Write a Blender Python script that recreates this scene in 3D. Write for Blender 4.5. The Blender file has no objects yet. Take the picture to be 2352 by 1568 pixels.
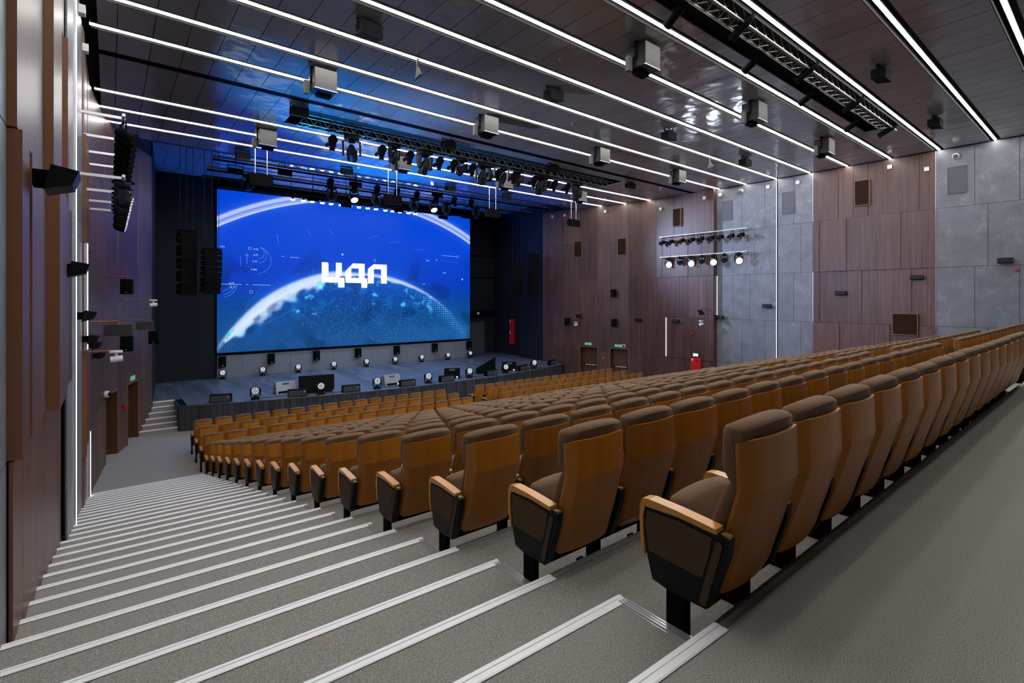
import bpy, math, random
from mathutils import Vector, Matrix
import numpy as np
R = math.radians
rnd = random.Random(7)
scn = bpy.context.scene
C = scn.collection

# ------------------------------------------------------------------ camera, world, exposure
cam = bpy.data.objects.new('camera', bpy.data.cameras.new('camera'))
C.objects.link(cam)
cam.location = (0, 0, 1.45)
YAW = R(38.879)
cam.rotation_euler = (R(90), 0, -YAW)
cam.data.sensor_width = 36
cam.data.lens = 36 * 1146 / 2352
cam.data.shift_y = -101 / 2352
cam.data.clip_start = .05
scn.camera = cam
w = bpy.data.worlds.new('world'); scn.world = w; w.use_nodes = True
w.node_tree.nodes['Background'].inputs[0].default_value = (.5, .55, .7, 1)
w.node_tree.nodes['Background'].inputs[1].default_value = .02
scn.view_settings.view_transform = 'Standard'
scn.view_settings.look = 'None'
scn.view_settings.gamma = 1
scn.view_settings.use_curve_mapping = False
scn.view_settings.exposure = -0.17
STRIP = 47.0          # strength of the LED strips in the ceiling
SCREEN = 1.12

FZ = -3.7296          # front floor
SZ = FZ + 1.0         # stage floor
RR = .24864; DD = 1.0724; Y0 = 1.155; X0 = 2.065
CZ = 7.0              # ceiling

# ------------------------------------------------------------------ materials
def nt(m):
    m.use_nodes = True
    return m.node_tree.nodes, m.node_tree.links
def mat(name, col, rough=.5, metal=0., spec=.5, coat=0.):
    m = bpy.data.materials.new(name); n, l = nt(m)
    b = n['Principled BSDF']
    b.inputs['Base Color'].default_value = (*col, 1)
    b.inputs['Roughness'].default_value = rough
    b.inputs['Metallic'].default_value = metal
    b.inputs['Specular IOR Level'].default_value = spec
    b.inputs['Coat Weight'].default_value = coat
    return m
def emit(name, col, s):
    m = mat(name, (.02, .02, .02)); b = m.node_tree.nodes['Principled BSDF']
    b.inputs['Emission Color'].default_value = (*col, 1)
    b.inputs['Emission Strength'].default_value = s
    return m
def tex_noise(m, scale, detail=3., stretch=(1, 1, 1), coord='Object', rough=.5):
    n, l = nt(m)
    if coord == 'World':
        g = n.new('ShaderNodeNewGeometry'); src = g.outputs['Position']
    else:
        g = n.new('ShaderNodeTexCoord'); src = g.outputs[coord]
    mp = n.new('ShaderNodeMapping'); mp.inputs['Scale'].default_value = stretch
    l.new(src, mp.inputs['Vector'])
    t = n.new('ShaderNodeTexNoise'); t.inputs['Scale'].default_value = scale
    t.inputs['Detail'].default_value = detail; t.inputs['Roughness'].default_value = rough
    l.new(mp.outputs[0], t.inputs['Vector'])
    return t
def ramp(m, src, stops):
    n, l = nt(m); r = n.new('ShaderNodeValToRGB')
    e = r.color_ramp.elements
    while len(e) < len(stops): e.new(.5)
    for i, (p, c) in enumerate(stops):
        e[i].position = p; e[i].color = (*c, 1)
    l.new(src, r.inputs[0]); return r
def bump(m, src, strength, dist=.01):
    n, l = nt(m); b = n.new('ShaderNodeBump'); b.inputs['Strength'].default_value = strength
    b.inputs['Distance'].default_value = dist
    l.new(src, b.inputs['Height']); l.new(b.outputs[0], n['Principled BSDF'].inputs['Normal'])
def vary(m, colsock, amt=.18):
    """each piece a little lighter or darker than its neighbour"""
    n, l = nt(m); oi = n.new('ShaderNodeObjectInfo')
    mr = n.new('ShaderNodeMapRange'); mr.inputs['To Min'].default_value = 1 - amt; mr.inputs['To Max'].default_value = 1 + amt
    l.new(oi.outputs['Random'], mr.inputs['Value'])
    vm = n.new('ShaderNodeVectorMath'); vm.operation = 'SCALE'
    l.new(colsock, vm.inputs[0]); l.new(mr.outputs[0], vm.inputs['Scale'])
    l.new(vm.outputs[0], n['Principled BSDF'].inputs['Base Color'])

def wood_mat(name, dark, light, rough=.42, sc=9, amt=.15, stretch=(1, 1, .035), spec=.5):
    m = mat(name, dark, rough, spec=spec)
    t = tex_noise(m, sc, 6, stretch, 'World', .65)
    r = ramp(m, t.outputs[0], [(.32, dark), (.68, light)])
    vary(m, r.outputs[0], amt)
    return m
M = {}
M['carpet'] = mat('carpet', (.15, .14, .13), .95, spec=.1)
t = tex_noise(M['carpet'], 210, 3, (1, 1, 1), 'World', .75)
r = ramp(M['carpet'], t.outputs[0], [(.36, (.125, .116, .107)), (.5, (.25, .232, .212)), (.64, (.42, .392, .36))])
M['carpet'].node_tree.links.new(r.outputs[0], M['carpet'].node_tree.nodes['Principled BSDF'].inputs['Base Color'])
bump(M['carpet'], t.outputs[0], .12, .003)
M['wallwood'] = wood_mat('wall_veneer', (.046, .0205, .0155), (.112, .053, .041), .4, 11, .22)
M['edgewood'] = mat('veneer_edge', (.22, .09, .045), .45)
M['doorwood'] = wood_mat('door_veneer', (.055, .026, .010), (.10, .048, .018), .4, 11, .05)
m = M['stone'] = mat('grey_stone', (.2, .2, .22), .42)
t = tex_noise(m, 1.3, 5, (1, 1, 1), 'World', .6)
n, l = nt(m)
vo = n.new('ShaderNodeTexVoronoi'); vo.feature = 'DISTANCE_TO_EDGE'; vo.inputs['Scale'].default_value = 1.9
g = n.new('ShaderNodeNewGeometry'); mp = n.new('ShaderNodeMapping'); mp.inputs['Rotation'].default_value = (.8, .3, .2)
mp.inputs['Scale'].default_value = (1, 1.6, .8)
l.new(g.outputs['Position'], mp.inputs[0])
mixv = n.new('ShaderNodeVectorMath'); mixv.operation = 'MULTIPLY_ADD'
l.new(t.outputs['Color'], mixv.inputs[0]); mixv.inputs[1].default_value = (.9, .9, .9); l.new(mp.outputs[0], mixv.inputs[2])
l.new(mixv.outputs[0], vo.inputs['Vector'])
rv = ramp(m, vo.outputs['Distance'], [(0, (1, 1, 1)), (.008, (.25, .25, .25)), (.02, (0, 0, 0))])
t2 = tex_noise(m, 2.2, 8, (1, 1, 1), 'World', .6)
rm = ramp(m, t2.outputs[0], [(.45, (0, 0, 0)), (.62, (1, 1, 1))])
mu = n.new('ShaderNodeMath'); mu.operation = 'MULTIPLY'
l.new(rv.outputs[0], mu.inputs[0]); l.new(rm.outputs[0], mu.inputs[1])
rb = ramp(m, t2.outputs[0], [(.3, (.115, .12, .135)), (.7, (.17, .177, .198))])
mx = n.new('ShaderNodeMix'); mx.data_type = 'RGBA'
l.new(mu.outputs[0], mx.inputs['Factor']); l.new(rb.outputs[0], mx.inputs['A']); mx.inputs['B'].default_value = (.36, .37, .39, 1)
vary(m, mx.outputs['Result'], .05)
m = M['ceil'] = mat('ceiling_metal', (.16, .15, .16), .13, .35)
t = tex_noise(m, 1.1, 2, (1, 1, 1), 'World'); bump(m, t.outputs[0], .75, .05)
n, l = nt(m); rr_ = ramp(m, t.outputs[0], [(0, (.34, .335, .35)), (1, (.34, .335, .35))])
vary(m, rr_.outputs[0], .06)
M['black'] = mat('black_paint', (.004, .004, .0045), .8, spec=.06)
M['blackgloss'] = mat('black_plastic', (.005, .0053, .006), .45, spec=.18)
M['void'] = mat('slot_black', (.01, .01, .01), .8)
M['navy'] = mat('stage_wall_black', (.010, .0125, .018), .7, spec=.25)
M['alu'] = mat('aluminium', (.72, .73, .75), .38, .75)
M['nosing'] = mat('stair_nosing_aluminium', (.86, .86, .85), .5, .1)
M['clear'] = mat('clear_profile', (.55, .56, .58), .25, .6)
M['steel'] = mat('truss_aluminium', (.32, .31, .30), .4, .8)
m = M['seatwood'] = mat('seat_plywood', (.3, .1, .02), .3, spec=.35)
t = tex_noise(m, 6, 5, (1.2, 1.2, .12), 'Object', .6)
r = ramp(m, t.outputs[0], [(.3, (.335, .112, .009)), (.7, (.45, .165, .018))]); vary(m, r.outputs[0], .16)
m = M['armwood'] = mat('arm_wood', (.62, .27, .035), .25, spec=.5)
m = M['fabric'] = mat('brown_fabric', (.16, .092, .05), .9, spec=.2)
t = tex_noise(m, 320, 2, (1, 1, 1), 'Object'); bump(m, t.outputs[0], .25, .002)
m.node_tree.nodes['Principled BSDF'].inputs['Sheen Weight'].default_value = .08
M['panelfab'] = mat('side_panel_fabric', (.075, .038, .014), .8)
M['brass'] = mat('brass', (.45, .3, .1), .4, .7)
M['stagefloor'] = mat('stage_floor', (.06, .065, .075), .4)
m = M['stagefloor']; t = tex_noise(m, 7, 5, (1, .12, 1), 'World', .6)
r = ramp(m, t.outputs[0], [(.3, (.045, .05, .06)), (.7, (.12, .128, .145))])
vary(m, r.outputs[0], .25)
M['fascia'] = wood_mat('stage_fascia', (.022, .024, .03), (.05, .053, .062), .5, 10, .3)
M['skirt'] = mat('under_screen_wall', (.19, .20, .225), .6)
M['white'] = mat('white_plastic', (.7, .7, .7), .4)
M['greybox'] = mat('grey_grille', (.105, .102, .098), .7, spec=.2)
M['grille'] = mat('vent_grille', (.07, .075, .085), .6)
M['brgrille'] = mat('brown_grille', (.022, .011, .006), .8, spec=.1)
M['red'] = mat('red_paint', (.5, .012, .02), .35)
M['copper'] = mat('brown_tube', (.25, .09, .04), .4, .3)
M['led'] = emit('led_strip', (1.0, .985, .965), STRIP)
M['vled'] = emit('wall_led', (.80, .90, 1.0), 2.6)
M['vledw'] = emit('wall_led_white', (.95, .93, 1.0), 9)
M['lampblue'] = emit('lamp_face', (.75, .85, 1.0), 70)
M['lampw'] = emit('stage_lamp', (.9, .93, 1.0), 2.5)
M['lampred'] = emit('stage_lamp_pinkish', (1, .75, .85), 6)
M['green'] = emit('exit_green', (.05, .5, .28), .9)
M['signwhite'] = emit('sign_white', (.8, .9, 1), 4)
M['ledtext'] = emit('screen_white', (.95, .97, 1), 1.6)
M['hud'] = emit('screen_lines', (.25, .65, 1.0), .9)
M['hudw'] = emit('screen_marks', (.55, .78, 1.0), .85)
M['cable'] = mat('cable', (.01, .01, .01), .6)

# ------------------------------------------------------------------ mesh building
class MB:
    def __init__(s): s.v = []; s.f = []; s.fm = []; s.smooth = False
    def add(s, vs, fs, mi=0):
        o = len(s.v); s.v += [tuple(v) for v in vs]; s.f += [tuple(i + o for i in f) for f in fs]; s.fm += [mi] * len(fs); return s
    def box(s, x0, x1, y0, y1, z0, z1, mi=0):
        vs = [(x, y, z) for z in (z0, z1) for y in (y0, y1) for x in (x0, x1)]
        return s.add(vs, [(0, 2, 3, 1), (4, 5, 7, 6), (0, 1, 5, 4), (2, 6, 7, 3), (0, 4, 6, 2), (1, 3, 7, 5)], mi)
    def prism(s, pts, axis, a, b, mi=0):
        """pts: 2D polygon in the two other axes (in x,y,z order), extruded on axis from a to b"""
        n = len(pts); vs = []
        for t in (a, b):
            for p in pts:
                v = list(p); v.insert(axis, t); vs.append(v)
        fs = [tuple(range(n))[::-1], tuple(range(n, 2 * n))] + [(i, (i + 1) % n, n + (i + 1) % n, n + i) for i in range(n)]
        return s.add(vs, fs, mi)
    def plan(s, pts, z0, z1, mi=0): return s.prism(pts, 2, z0, z1, mi)
    def tube(s, p0, p1, r, n=8, r1=None, cap=True, mi=0):
        p0 = Vector(p0); p1 = Vector(p1); d = (p1 - p0)
        if d.length < 1e-6: return s
        d.normalize(); u = d.orthogonal().normalized(); w = d.cross(u); r1 = r if r1 is None else r1
        vs = [p0 + (u * math.cos(2 * math.pi * i / n) + w * math.sin(2 * math.pi * i / n)) * r for i in range(n)]
        vs += [p1 + (u * math.cos(2 * math.pi * i / n) + w * math.sin(2 * math.pi * i / n)) * r1 for i in range(n)]
        fs = [(i, (i + 1) % n, n + (i + 1) % n, n + i) for i in range(n)]
        if cap: fs += [tuple(range(n))[::-1], tuple(range(n, 2 * n))]
        return s.add(vs, fs, mi)
    def path(s, pts, r, n=5):
        for a, b in zip(pts, pts[1:]): s.tube(a, b, r, n)
        return s
    def rbox(s, c, size, rad, n=4, fn=None, mi=0):
        """box with rounded edges, cubed sphere style"""
        idx = {}; vs = []; fs = []
        h = [x / 2 for x in size]; rad = min(rad, *h)
        def V(a, b, cc):
            k = (round(a, 5), round(b, 5), round(cc, 5))
            if k in idx: return idx[k]
            p = [a * h[0], b * h[1], cc * h[2]]
            q = [max(-(h[i] - rad), min(h[i] - rad, p[i])) for i in range(3)]
            d = Vector([p[i] - q[i] for i in range(3)])
            if d.length > 1e-9:
                d = d.normalized() * rad
            p = [q[i] + d[i] + c[i] for i in range(3)]
            if fn: p = fn(*p)
            vs.append(tuple(p)); idx[k] = len(vs) - 1; return idx[k]
        g = []
        for i in range(n + 1):
            g.append(-1 + 2 * i / n)
        # push grid lines towards the edges so that the rounding gets them
        e = .12; g = [-1, -1 + e] + [(-1 + e) + (2 - 2 * e) * i / (n - 2) for i in range(1, n - 2)] + [1 - e, 1] if n >= 4 else g
        n = len(g) - 1
        for ax in range(3):
            for sg in (-1, 1):
                for i in range(n):
                    for j in range(n):
                        q = []
                        for a, b in ((i, j), (i + 1, j), (i + 1, j + 1), (i, j + 1)):
                            p = [g[a], g[b]]; p.insert(ax, sg); q.append(V(*p))
                        if (sg > 0) != (ax != 1): q = q[::-1]
                        fs.append(tuple(q))
        return s.add(vs, fs, mi)
    def disc(s, c, axis, r, n=14, mi=0):
        c = Vector(c); d = Vector(axis).normalized(); u = d.orthogonal().normalized(); w = d.cross(u)
        return s.add([c + (u * math.cos(2 * math.pi * i / n) + w * math.sin(2 * math.pi * i / n)) * r for i in range(n)], [tuple(range(n))], mi)
    def mesh(s, name, mats, smooth=False):
        me = bpy.data.meshes.new(name); me.from_pydata(s.v, [], s.f)
        if not isinstance(mats, (list, tuple)): mats = [mats]
        for m_ in mats: me.materials.append(m_)
        if len(mats) > 1: me.polygons.foreach_set('material_index', s.fm)
        if smooth:
            me.polygons.foreach_set('use_smooth', [True] * len(me.polygons))
            if hasattr(me, 'set_sharp_from_angle'): me.set_sharp_from_angle(angle=R(38))
        me.update(); return me
    def build(s, name, mats, parent=None, smooth=False, kind=None, label=None):
        o = bpy.data.objects.new(name, s.mesh(name, mats, smooth)); C.objects.link(o)
        if parent is not None: o.parent = parent
        if kind: o['kind'] = kind
        if label: o['label'] = label
        return o
def empty(name, loc, rz=0., label=None, cat=None, group=None, rot=None):
    o = bpy.data.objects.new(name, None); C.objects.link(o); o.location = loc
    o.rotation_euler = rot or (0, 0, rz); o.empty_display_size = .1
    if label: o['label'] = label
    if cat: o['category'] = cat
    if group: o['group'] = group
    return o
def tag(o, label, cat, group=None):
    o['label'] = label; o['category'] = cat
    if group: o['group'] = group
    return o
def text(name, body, size, m, parent):
    cu = bpy.data.curves.new(name, 'FONT'); cu.body = body; cu.size = size; cu.align_x = 'CENTER'; cu.resolution_u = 2
    t_ = bpy.data.objects.new('tmp', cu); C.objects.link(t_)
    dg = bpy.context.evaluated_depsgraph_get(); me = bpy.data.meshes.new_from_object(t_.evaluated_get(dg))
    bpy.data.objects.remove(t_); me.materials.clear(); me.materials.append(m)
    o = bpy.data.objects.new(name, me); C.objects.link(o); o.parent = parent; return o
def copytree(o, parent=None):
    c = o.copy(); C.objects.link(c)
    if parent is not None: c.parent = parent
    for ch in o.children: copytree(ch, c)
    return c
def struct(o): o['kind'] = 'structure'; return o
ORD = ['', 'first', 'second', 'third', 'fourth', 'fifth', 'sixth', 'seventh', 'eighth', 'ninth', 'tenth', 'eleventh', 'twelfth', 'thirteenth', 'fourteenth', 'fifteenth', 'sixteenth', 'seventeenth', 'eighteenth', 'nineteenth', 'twentieth']
def lerp(a, b, t): return a + (b - a) * t
Sy, Cy = math.sin(YAW), math.cos(YAW)
def in_view(x, y, z, pad=60):
    d = x * Sy + y * Cy
    if d < .4: return False
    px = 1176 + 1146 * (x * Cy - y * Sy) / d; py = 683 - 1146 * (z - 1.45) / d
    return -pad < px < 2352 + pad and -pad < py < 1568 + pad

def rowY(n, X): return Y0 + DD * n - .0021 * n * max(0, X - X0)
XA1 = 11.72; XA2 = 12.98; XR = 22.35

# ================================================================== FLOOR, TIERS, STAIRS
NSTEP = 15
b = MB()
b.plan([(-.7, -6), (24.7, -6), (24.7, Y0), (-.7, Y0)], -.3, 0)                         # back cross aisle
for k in range(NSTEP - 1):
    z = -RR * (k + 1)
    for xa, xb in ((X0, XA1), (XA2, XR)):
        b.plan([(xa, rowY(k, xa)), (xb, rowY(k, xb)), (xb, rowY(k + 1, xb)), (xa, rowY(k + 1, xa))], FZ - .2, z)
b.plan([(-.8, rowY(14, 0) - .3), (25, rowY(14, 0) - .9), (25, 26), (-.8, 26)], FZ - .3, FZ)
def aisle(xa, xb, skew):
    def yy(n, X): return rowY(n, X) + skew * (X0 - X)
    for k in range(NSTEP * 2 - 1):
        n0 = k / 2; z = -RR * (n0 + .5)
        b.plan([(xa, yy(n0, xa)), (xb, yy(n0, xb)), (xb, yy(n0 + .5, xb)), (xa, yy(n0 + .5, xa))], FZ - .2, z)
aisle(-.8, X0, .035); aisle(XA1, XA2, 0); aisle(XR, 24.9, 0)
floor = struct(b.build('floor', M['carpet'])); floor['label'] = 'grey-brown speckled carpet on the stairs, tiers and aisles'
# nosings on the left stair: ribbed aluminium profile, one per step
def nosing(xa, xb, ya, yb, z):
    b = MB(); prof = [(-.058, .004), (-.050, .007), (-.034, .007), (-.032, .005), (-.018, .005), (-.016, .008), (.004, .008), (.012, .003), (.014, -.008), (.012, -.034), (.0, -.036), (0, 0)]
    n = len(prof); vs = [(xa, ya + p, z + q) for p, q in prof] + [(xb, yb + p, z + q) for p, q in prof]
    b.add(vs, [(i, (i + 1) % n, n + (i + 1) % n, n + i) for i in range(n)] + [tuple(range(n)), tuple(range(n, 2 * n))[::-1]])
    return b.build('nosing', M['nosing'], floor)
for k in range(NSTEP * 2):
    n0 = k / 2; z = -RR * n0
    nosing(-.54, X0 + .03, rowY(n0, 0) + .035 * (X0 + .54), rowY(n0, 0), z)
    if k > 0: nosing(XA1, XA2, rowY(n0, XA1), rowY(n0, XA2), z)
    if k > 6: nosing(XR, 24.3, rowY(n0, XR), rowY(n0, 24.3), z)
for k in range(NSTEP):     # clear side edges of the half steps
    z = -RR * (k + .5)
    if k < 12:
        b = MB()
        for dx in (0, .018, .036): b.box(X0 - .012 + dx - .006, X0 - .012 + dx + .006, rowY(k, 0) + .02, rowY(k + .5, 0) - .03, z - .002, z + .008)
        b.box(X0 - .03, X0 + .032, rowY(k, 0) + .02, rowY(k + .5, 0) - .03, z - .006, z + .002)
        b.build('step_side_trim', M['clear'], floor)
trim0 = mat('brown_grey_trim', (.20, .16, .145), .4, .3)
for k in range(NSTEP):     # slim double edge profile along the seating tiers
    z = -RR * k
    for xa, xb in ((X0 + .03, XA1), (XA2, XR)):
        if k > 7 and xa > 5: continue
        b = MB(); ya, yb = rowY(k, xa), rowY(k, xb)
        for o_, h_ in ((-.045, .004), (-.005, .006)):
            b.add([(xa, ya + o_, z), (xb, yb + o_, z), (xb, yb + o_ + .016, z), (xa, ya + o_ + .016, z),
                   (xa, ya + o_, z + h_), (xb, yb + o_, z + h_), (xb, yb + o_ + .016, z + h_), (xa, ya + o_ + .016, z + h_)],
                  [(0, 3, 2, 1), (4, 5, 6, 7), (0, 1, 5, 4), (1, 2, 6, 5), (2, 3, 7, 6), (3, 0, 4, 7)])
        b.add([(xa, ya, z), (xb, yb, z), (xb, yb, z - .03), (xa, ya, z - .03), (xa, ya + .006, z), (xb, yb + .006, z), (xb, yb + .006, z - .03), (xa, ya + .006, z - .03)],
              [(0, 1, 2, 3), (4, 7, 6, 5), (3, 2, 6, 7), (0, 4, 5, 1)])
        o = b.build('tier_edge_trim', M['clear'] if k else trim0, floor)

# ================================================================== STAGE
def stageY(X): return 21.1 + (X - 12) ** 2 / 60 - .035 * (X - 12)
SXA, SXB = 2.08, 22.05
xs = [SXA + (SXB - SXA) * i / 40 for i in range(41)]
b = MB()
b.plan([(x, stageY(x) + .03) for x in xs] + [(SXB, 31.5), (SXA, 31.5)], FZ - .1, SZ - .03)
b.plan([(1.1, 24.75), (SXA, 24.75), (SXA, 31.5), (1.1, 31.5)], FZ - .1, SZ - .03)
b.plan([(SXB, 24.75), (23.2, 24.75), (23.2, 31.5), (SXB, 31.5)], FZ - .1, SZ - .03)
stage = struct(b.build('stage', M['black'])); stage['label'] = 'dark curved stage with vertical board front'
NB = 100
for i in range(NB):                                   # boards of the curved front
    xa = lerp(SXA, SXB, i / NB) + .006; xb = lerp(SXA, SXB, (i + 1) / NB) - .006
    b = MB(); o_ = .006 * (i % 3)
    b.plan([(xa, stageY(xa) - .02 + o_), (xb, stageY(xb) - .02 + o_), (xb, stageY(xb) + .04), (xa, stageY(xa) + .04)], FZ, SZ - .006)
    b.build('fascia_board', M['fascia'], stage)
for i in range(14):                                   # left end boards
    ya = lerp(23.2, 24.7, i / 14) + .005; yb = lerp(23.2, 24.7, (i + 1) / 14) - .005
    MB().box(SXA - .02, SXA + .02, ya, yb, FZ, SZ - .006).build('fascia_board', M['fascia'], stage)
def clip_front(xa, xb, rows): pass
NP = 56                                               # long floor boards running up-stage
for i in range(NP):
    xa = lerp(1.15, 23.1, i / NP) + .003; xb = lerp(1.15, 23.1, (i + 1) / NP) - .003
    ya = stageY(min(max(xa, SXA), SXB)) if SXA < xa < SXB else 24.75
    yb_ = stageY(min(max(xb, SXA), SXB)) if SXA < xa < SXB else 24.75
    cuts = [ya, ya + 1.6 + (i * 7 % 5) * .5, ya + 4.6 + (i * 3 % 4) * .4, 31.4]
    for c in range(3):
        b = MB(); y0a = cuts[c] - (.035 if c == 0 else -.003); y0b = (yb_ - .035) if c == 0 else y0a; y1 = cuts[c + 1] - .003
        b.plan([(xa, y0a), (xb, y0b), (xb, y1), (xa, y1)], SZ - .03, SZ)
        b.build('floor_board', M['stagefloor'], stage)
# side steps to the stage
for sx, nm in ((0, 'left'), (1, 'right')):
    xa, xb = ((.75, 2.06), (22.07, 23.5))[sx]; ys = 23.22
    st = struct(MB().box(xa, xb, ys + 1.5, ys + 1.6, FZ, SZ - .01).build('stage_steps', M['carpet']))
    st['label'] = 'carpeted steps up to the stage on the ' + nm
    for i in range(6):
        MB().box(xa, xb, ys + .26 * i, ys + 1.55, FZ + i * .1667, FZ + (i + 1) * .1667 - (.004 if i == 5 else 0)).build('step', M['carpet'], st)
        MB().box(xa, xb, ys + .26 * i - .008, ys + .26 * i + .03, FZ + (i + 1) * .1667 - .03, FZ + (i + 1) * .1667 + .004).build('nosing', M['nosing'], st)

# ================================================================== WALLS
ZR = [FZ, -1.84, .36, 2.58, 4.81, 7.0]
def panel(p0, p1, z0, z1, out, th, m, parent, name, gap=.006, edge=True):
    """out: unit vector (plan) towards the room, th: how proud"""
    d = Vector((p1[0] - p0[0], p1[1] - p0[1])); L = d.length; d.normalize()
    a = Vector(p0) + d * gap; e = Vector(p1) - d * gap; o = Vector(out)
    b = MB(); pts = [a + o * th, e + o * th, e - o * .02, a - o * .02]
    b.plan([tuple(p) for p in pts], z0 + gap, z1 - gap)
    if name == 'wood_panel': b.fm = [1, 1, 0, 1, 1, 1]; m = [m, M['edgewood']]
    return b.build(name, m, parent)
def backing(pts, out, name, z0=FZ - .3, z1=7.9, holes=()):
    b = MB(); o = Vector(out)
    for i, (p, q) in enumerate(zip(pts, pts[1:])):
        zz = -1.6 if i in holes else z0
        p = Vector(p); q = Vector(q)
        if i in holes:
            pass
        b.plan([tuple(p - o * .02), tuple(q - o * .02), tuple(q - o * .14), tuple(p - o * .14)], zz, z1)
    return struct(b.build(name, M['void']))

# --- right wall
rpts = [(24.4, -6), (24.4, 4.65), (24.4, 8.88), (24.4, 13.42), (24.18, 13.43), (24.1, 16.84), (23.98, 17.75), (23.85, 18.61), (23.47, 19.71), (23.2, 20.45), (22.85, 21.59), (22.5, 22.6), (22.35, 23.4), (22.2, 24.3)]
wall_r = backing(rpts, (-1, 0), 'wall_right', holes=(7, 9)); wall_r['label'] = 'right side wall of dark veneer and grey stone panels'
def edges_fill(a, b_, step):
    n = max(1, round((b_ - a) / step)); return [a + (b_ - a) * i / n for i in range(n + 1)]
def bay(side, Ye, rows, m, name, proud, parent, Xf, jit=0.):
    """Ye: list of lists of edges (one per row)"""
    out = (-1, 0) if side > 0 else (1, 0)
    for ri, (za, zb) in enumerate(rows):
        E = Ye[ri % len(Ye)]
        for j, (ya, yb) in enumerate(zip(E, E[1:])):
            th = proud[(ri * 3 + j * 2) % len(proud)]
            panel((Xf(ya), ya), (Xf(yb), yb), za, zb, out, th, m, parent, name)
rows = list(zip(ZR, ZR[1:]))
G1 = [[-6, -4.5, -3, -1.5, 0, 1.3, 2.4, 3.55, 4.65], [-6, -4.9, -3.4, -1.9, -.4, .9, 2.0, 3.2, 4.65]]
G3 = [[8.88, 9.69, 10.40], [8.88, 9.4, 10.40]]
G3b = [[10.48, 11.5, 12.57, 13.42], [10.48, 11.0, 12.1, 13.42], [10.48, 11.7, 12.57, 13.42]]
W2 = [[4.65, 5.6, 6.7, 7.84, 8.88], [4.65, 5.13, 6.06, 6.81, 7.84, 8.88], [4.65, 4.9, 5.37, 6.49, 7.03, 7.54, 8.62, 8.88], [4.65, 5.71, 6.51, 7.58, 8.1, 8.62, 8.88], [4.65, 5.14, 6.28, 6.82, 7.34, 7.89, 8.88]]
W4 = [[13.45, 13.65, 14.08, 15.19, 16.21, 16.84], [13.45, 13.94, 14.12, 14.68, 15.19, 15.7, 16.17], [13.45, 13.85, 14.54, 14.91, 15.42, 15.92, 16.46, 16.84], [13.45, 13.63, 14.14, 14.89, 15.42, 15.96, 16.46, 16.84], [13.45, 13.63, 14.72, 15.25, 15.75, 16.84]]
PR = [.01, .05, .03, .08, .02, .06, .04, .10]
XR0 = lambda y: 24.4 + .0
bay(1, G1, rows, M['stone'], 'stone_slab', [0, .0], wall_r, XR0)
bay(1, G3, rows, M['stone'], 'stone_slab', [0, .0], wall_r, XR0)
bay(1, G3b, rows, M['stone'], 'stone_slab', [0, .0], wall_r, XR0)
bay(1, W2, rows, M['wallwood'], 'wood_panel', PR, wall_r, XR0)
XR4 = lambda y: lerp(24.18, 24.1, (y - 13.43) / 3.41)
bay(1, W4, rows, M['wallwood'], 'wood_panel', [0, .03, .01, .05, .0, .02], wall_r, XR4)
panel((XR4(16.22), 16.22), (XR4(16.84), 16.84), -1.84, .36, (-1, 0), .02, M['wallwood'], wall_r, 'wood_panel')
MB().box(24.08, 24.4, 13.41, 13.44, FZ, 7).build('wood_panel', M['wallwood'], wall_r)
# front, slanting part with the two doors
RP = rpts[5:]
def slant(RP, holes, parent, outx, fine):
    k = 0
    for i, (p, q) in enumerate(zip(RP, RP[1:])):
        for (za, zb) in rows:
            if i in holes and zb <= -1.8: continue
            if i in holes and za < -1.7: za = -1.6
            n = fine
            for j in range(n):
                a = (lerp(p[0], q[0], j / n), lerp(p[1], q[1], j / n)); c = (lerp(p[0], q[0], (j + 1) / n), lerp(p[1], q[1], (j + 1) / n))
                panel(a, c, za, zb, (outx, 0), .004 * (k % 3), M['wallwood'], parent, 'wood_panel', .0025); k += 1
slant(RP, (2, 4), wall_r, -1, 1)

# --- left wall
lpts = [(-.53, -6), (-.53, 4.66), (-.48, 4.67), (-.48, 8.88), (-.44, 8.89), (-.44, 13.42), (-.42, 13.44), (-.42, 16.9), (-.27, 18.4), (-.12, 19.9), (.2, 21.16), (.47, 22.05), (.82, 23.2), (1.3, 24.3)]
wall_l = backing([lpts[0], lpts[1], (-.53, 8.88), (-.53, 13.42), (-.45, 16.9)] + lpts[8:], (1, 0), 'wall_left', holes=(6, 8)); wall_l['label'] = 'left side wall of dark veneer and grey stone panels beside the stairs'
bay(-1, G1, rows, M['stone'], 'stone_slab', [0, 0], wall_l, lambda y: -.53)
bay(-1, W2, rows[:1], M['wallwood'], 'wood_panel', [0, .01, .0, .02], wall_l, lambda y: -.50)
bay(-1, [W2[1]], rows[1:2], M['wallwood'], 'wood_panel', [0, .01, .0, .01], wall_l, lambda y: -.50)
L3 = [4.66, 5.05, 5.37, 6.49, 7.54, 8.62, 8.88]
for (ya, yb), th in zip(zip(L3, L3[1:]), (.075, .0, .06, .155, .13, .14)):
    panel((-.53, ya), (-.53, yb), .36, 2.58, (1, 0), th, M['wallwood'], wall_l, 'wood_panel')
bay(-1, [W2[3]], rows[3:4], M['wallwood'], 'wood_panel', [.05, .07, .04, .08, .11, .08], wall_l, lambda y: -.53)
bay(-1, [W2[4]], rows[4:5], M['wallwood'], 'wood_panel', [.05, .06, .05, .07, .06, .11], wall_l, lambda y: -.53)
bay(-1, G3, rows, M['stone'], 'stone_slab', [0, 0], wall_l, lambda y: -.44)
bay(-1, G3b, rows, M['stone'], 'stone_slab', [0, 0], wall_l, lambda y: -.44)
bay(-1, W4, rows, M['wallwood'], 'wood_panel', [0, .03, .01, .05, .0, .02], wall_l, lambda y: -.42)
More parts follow.
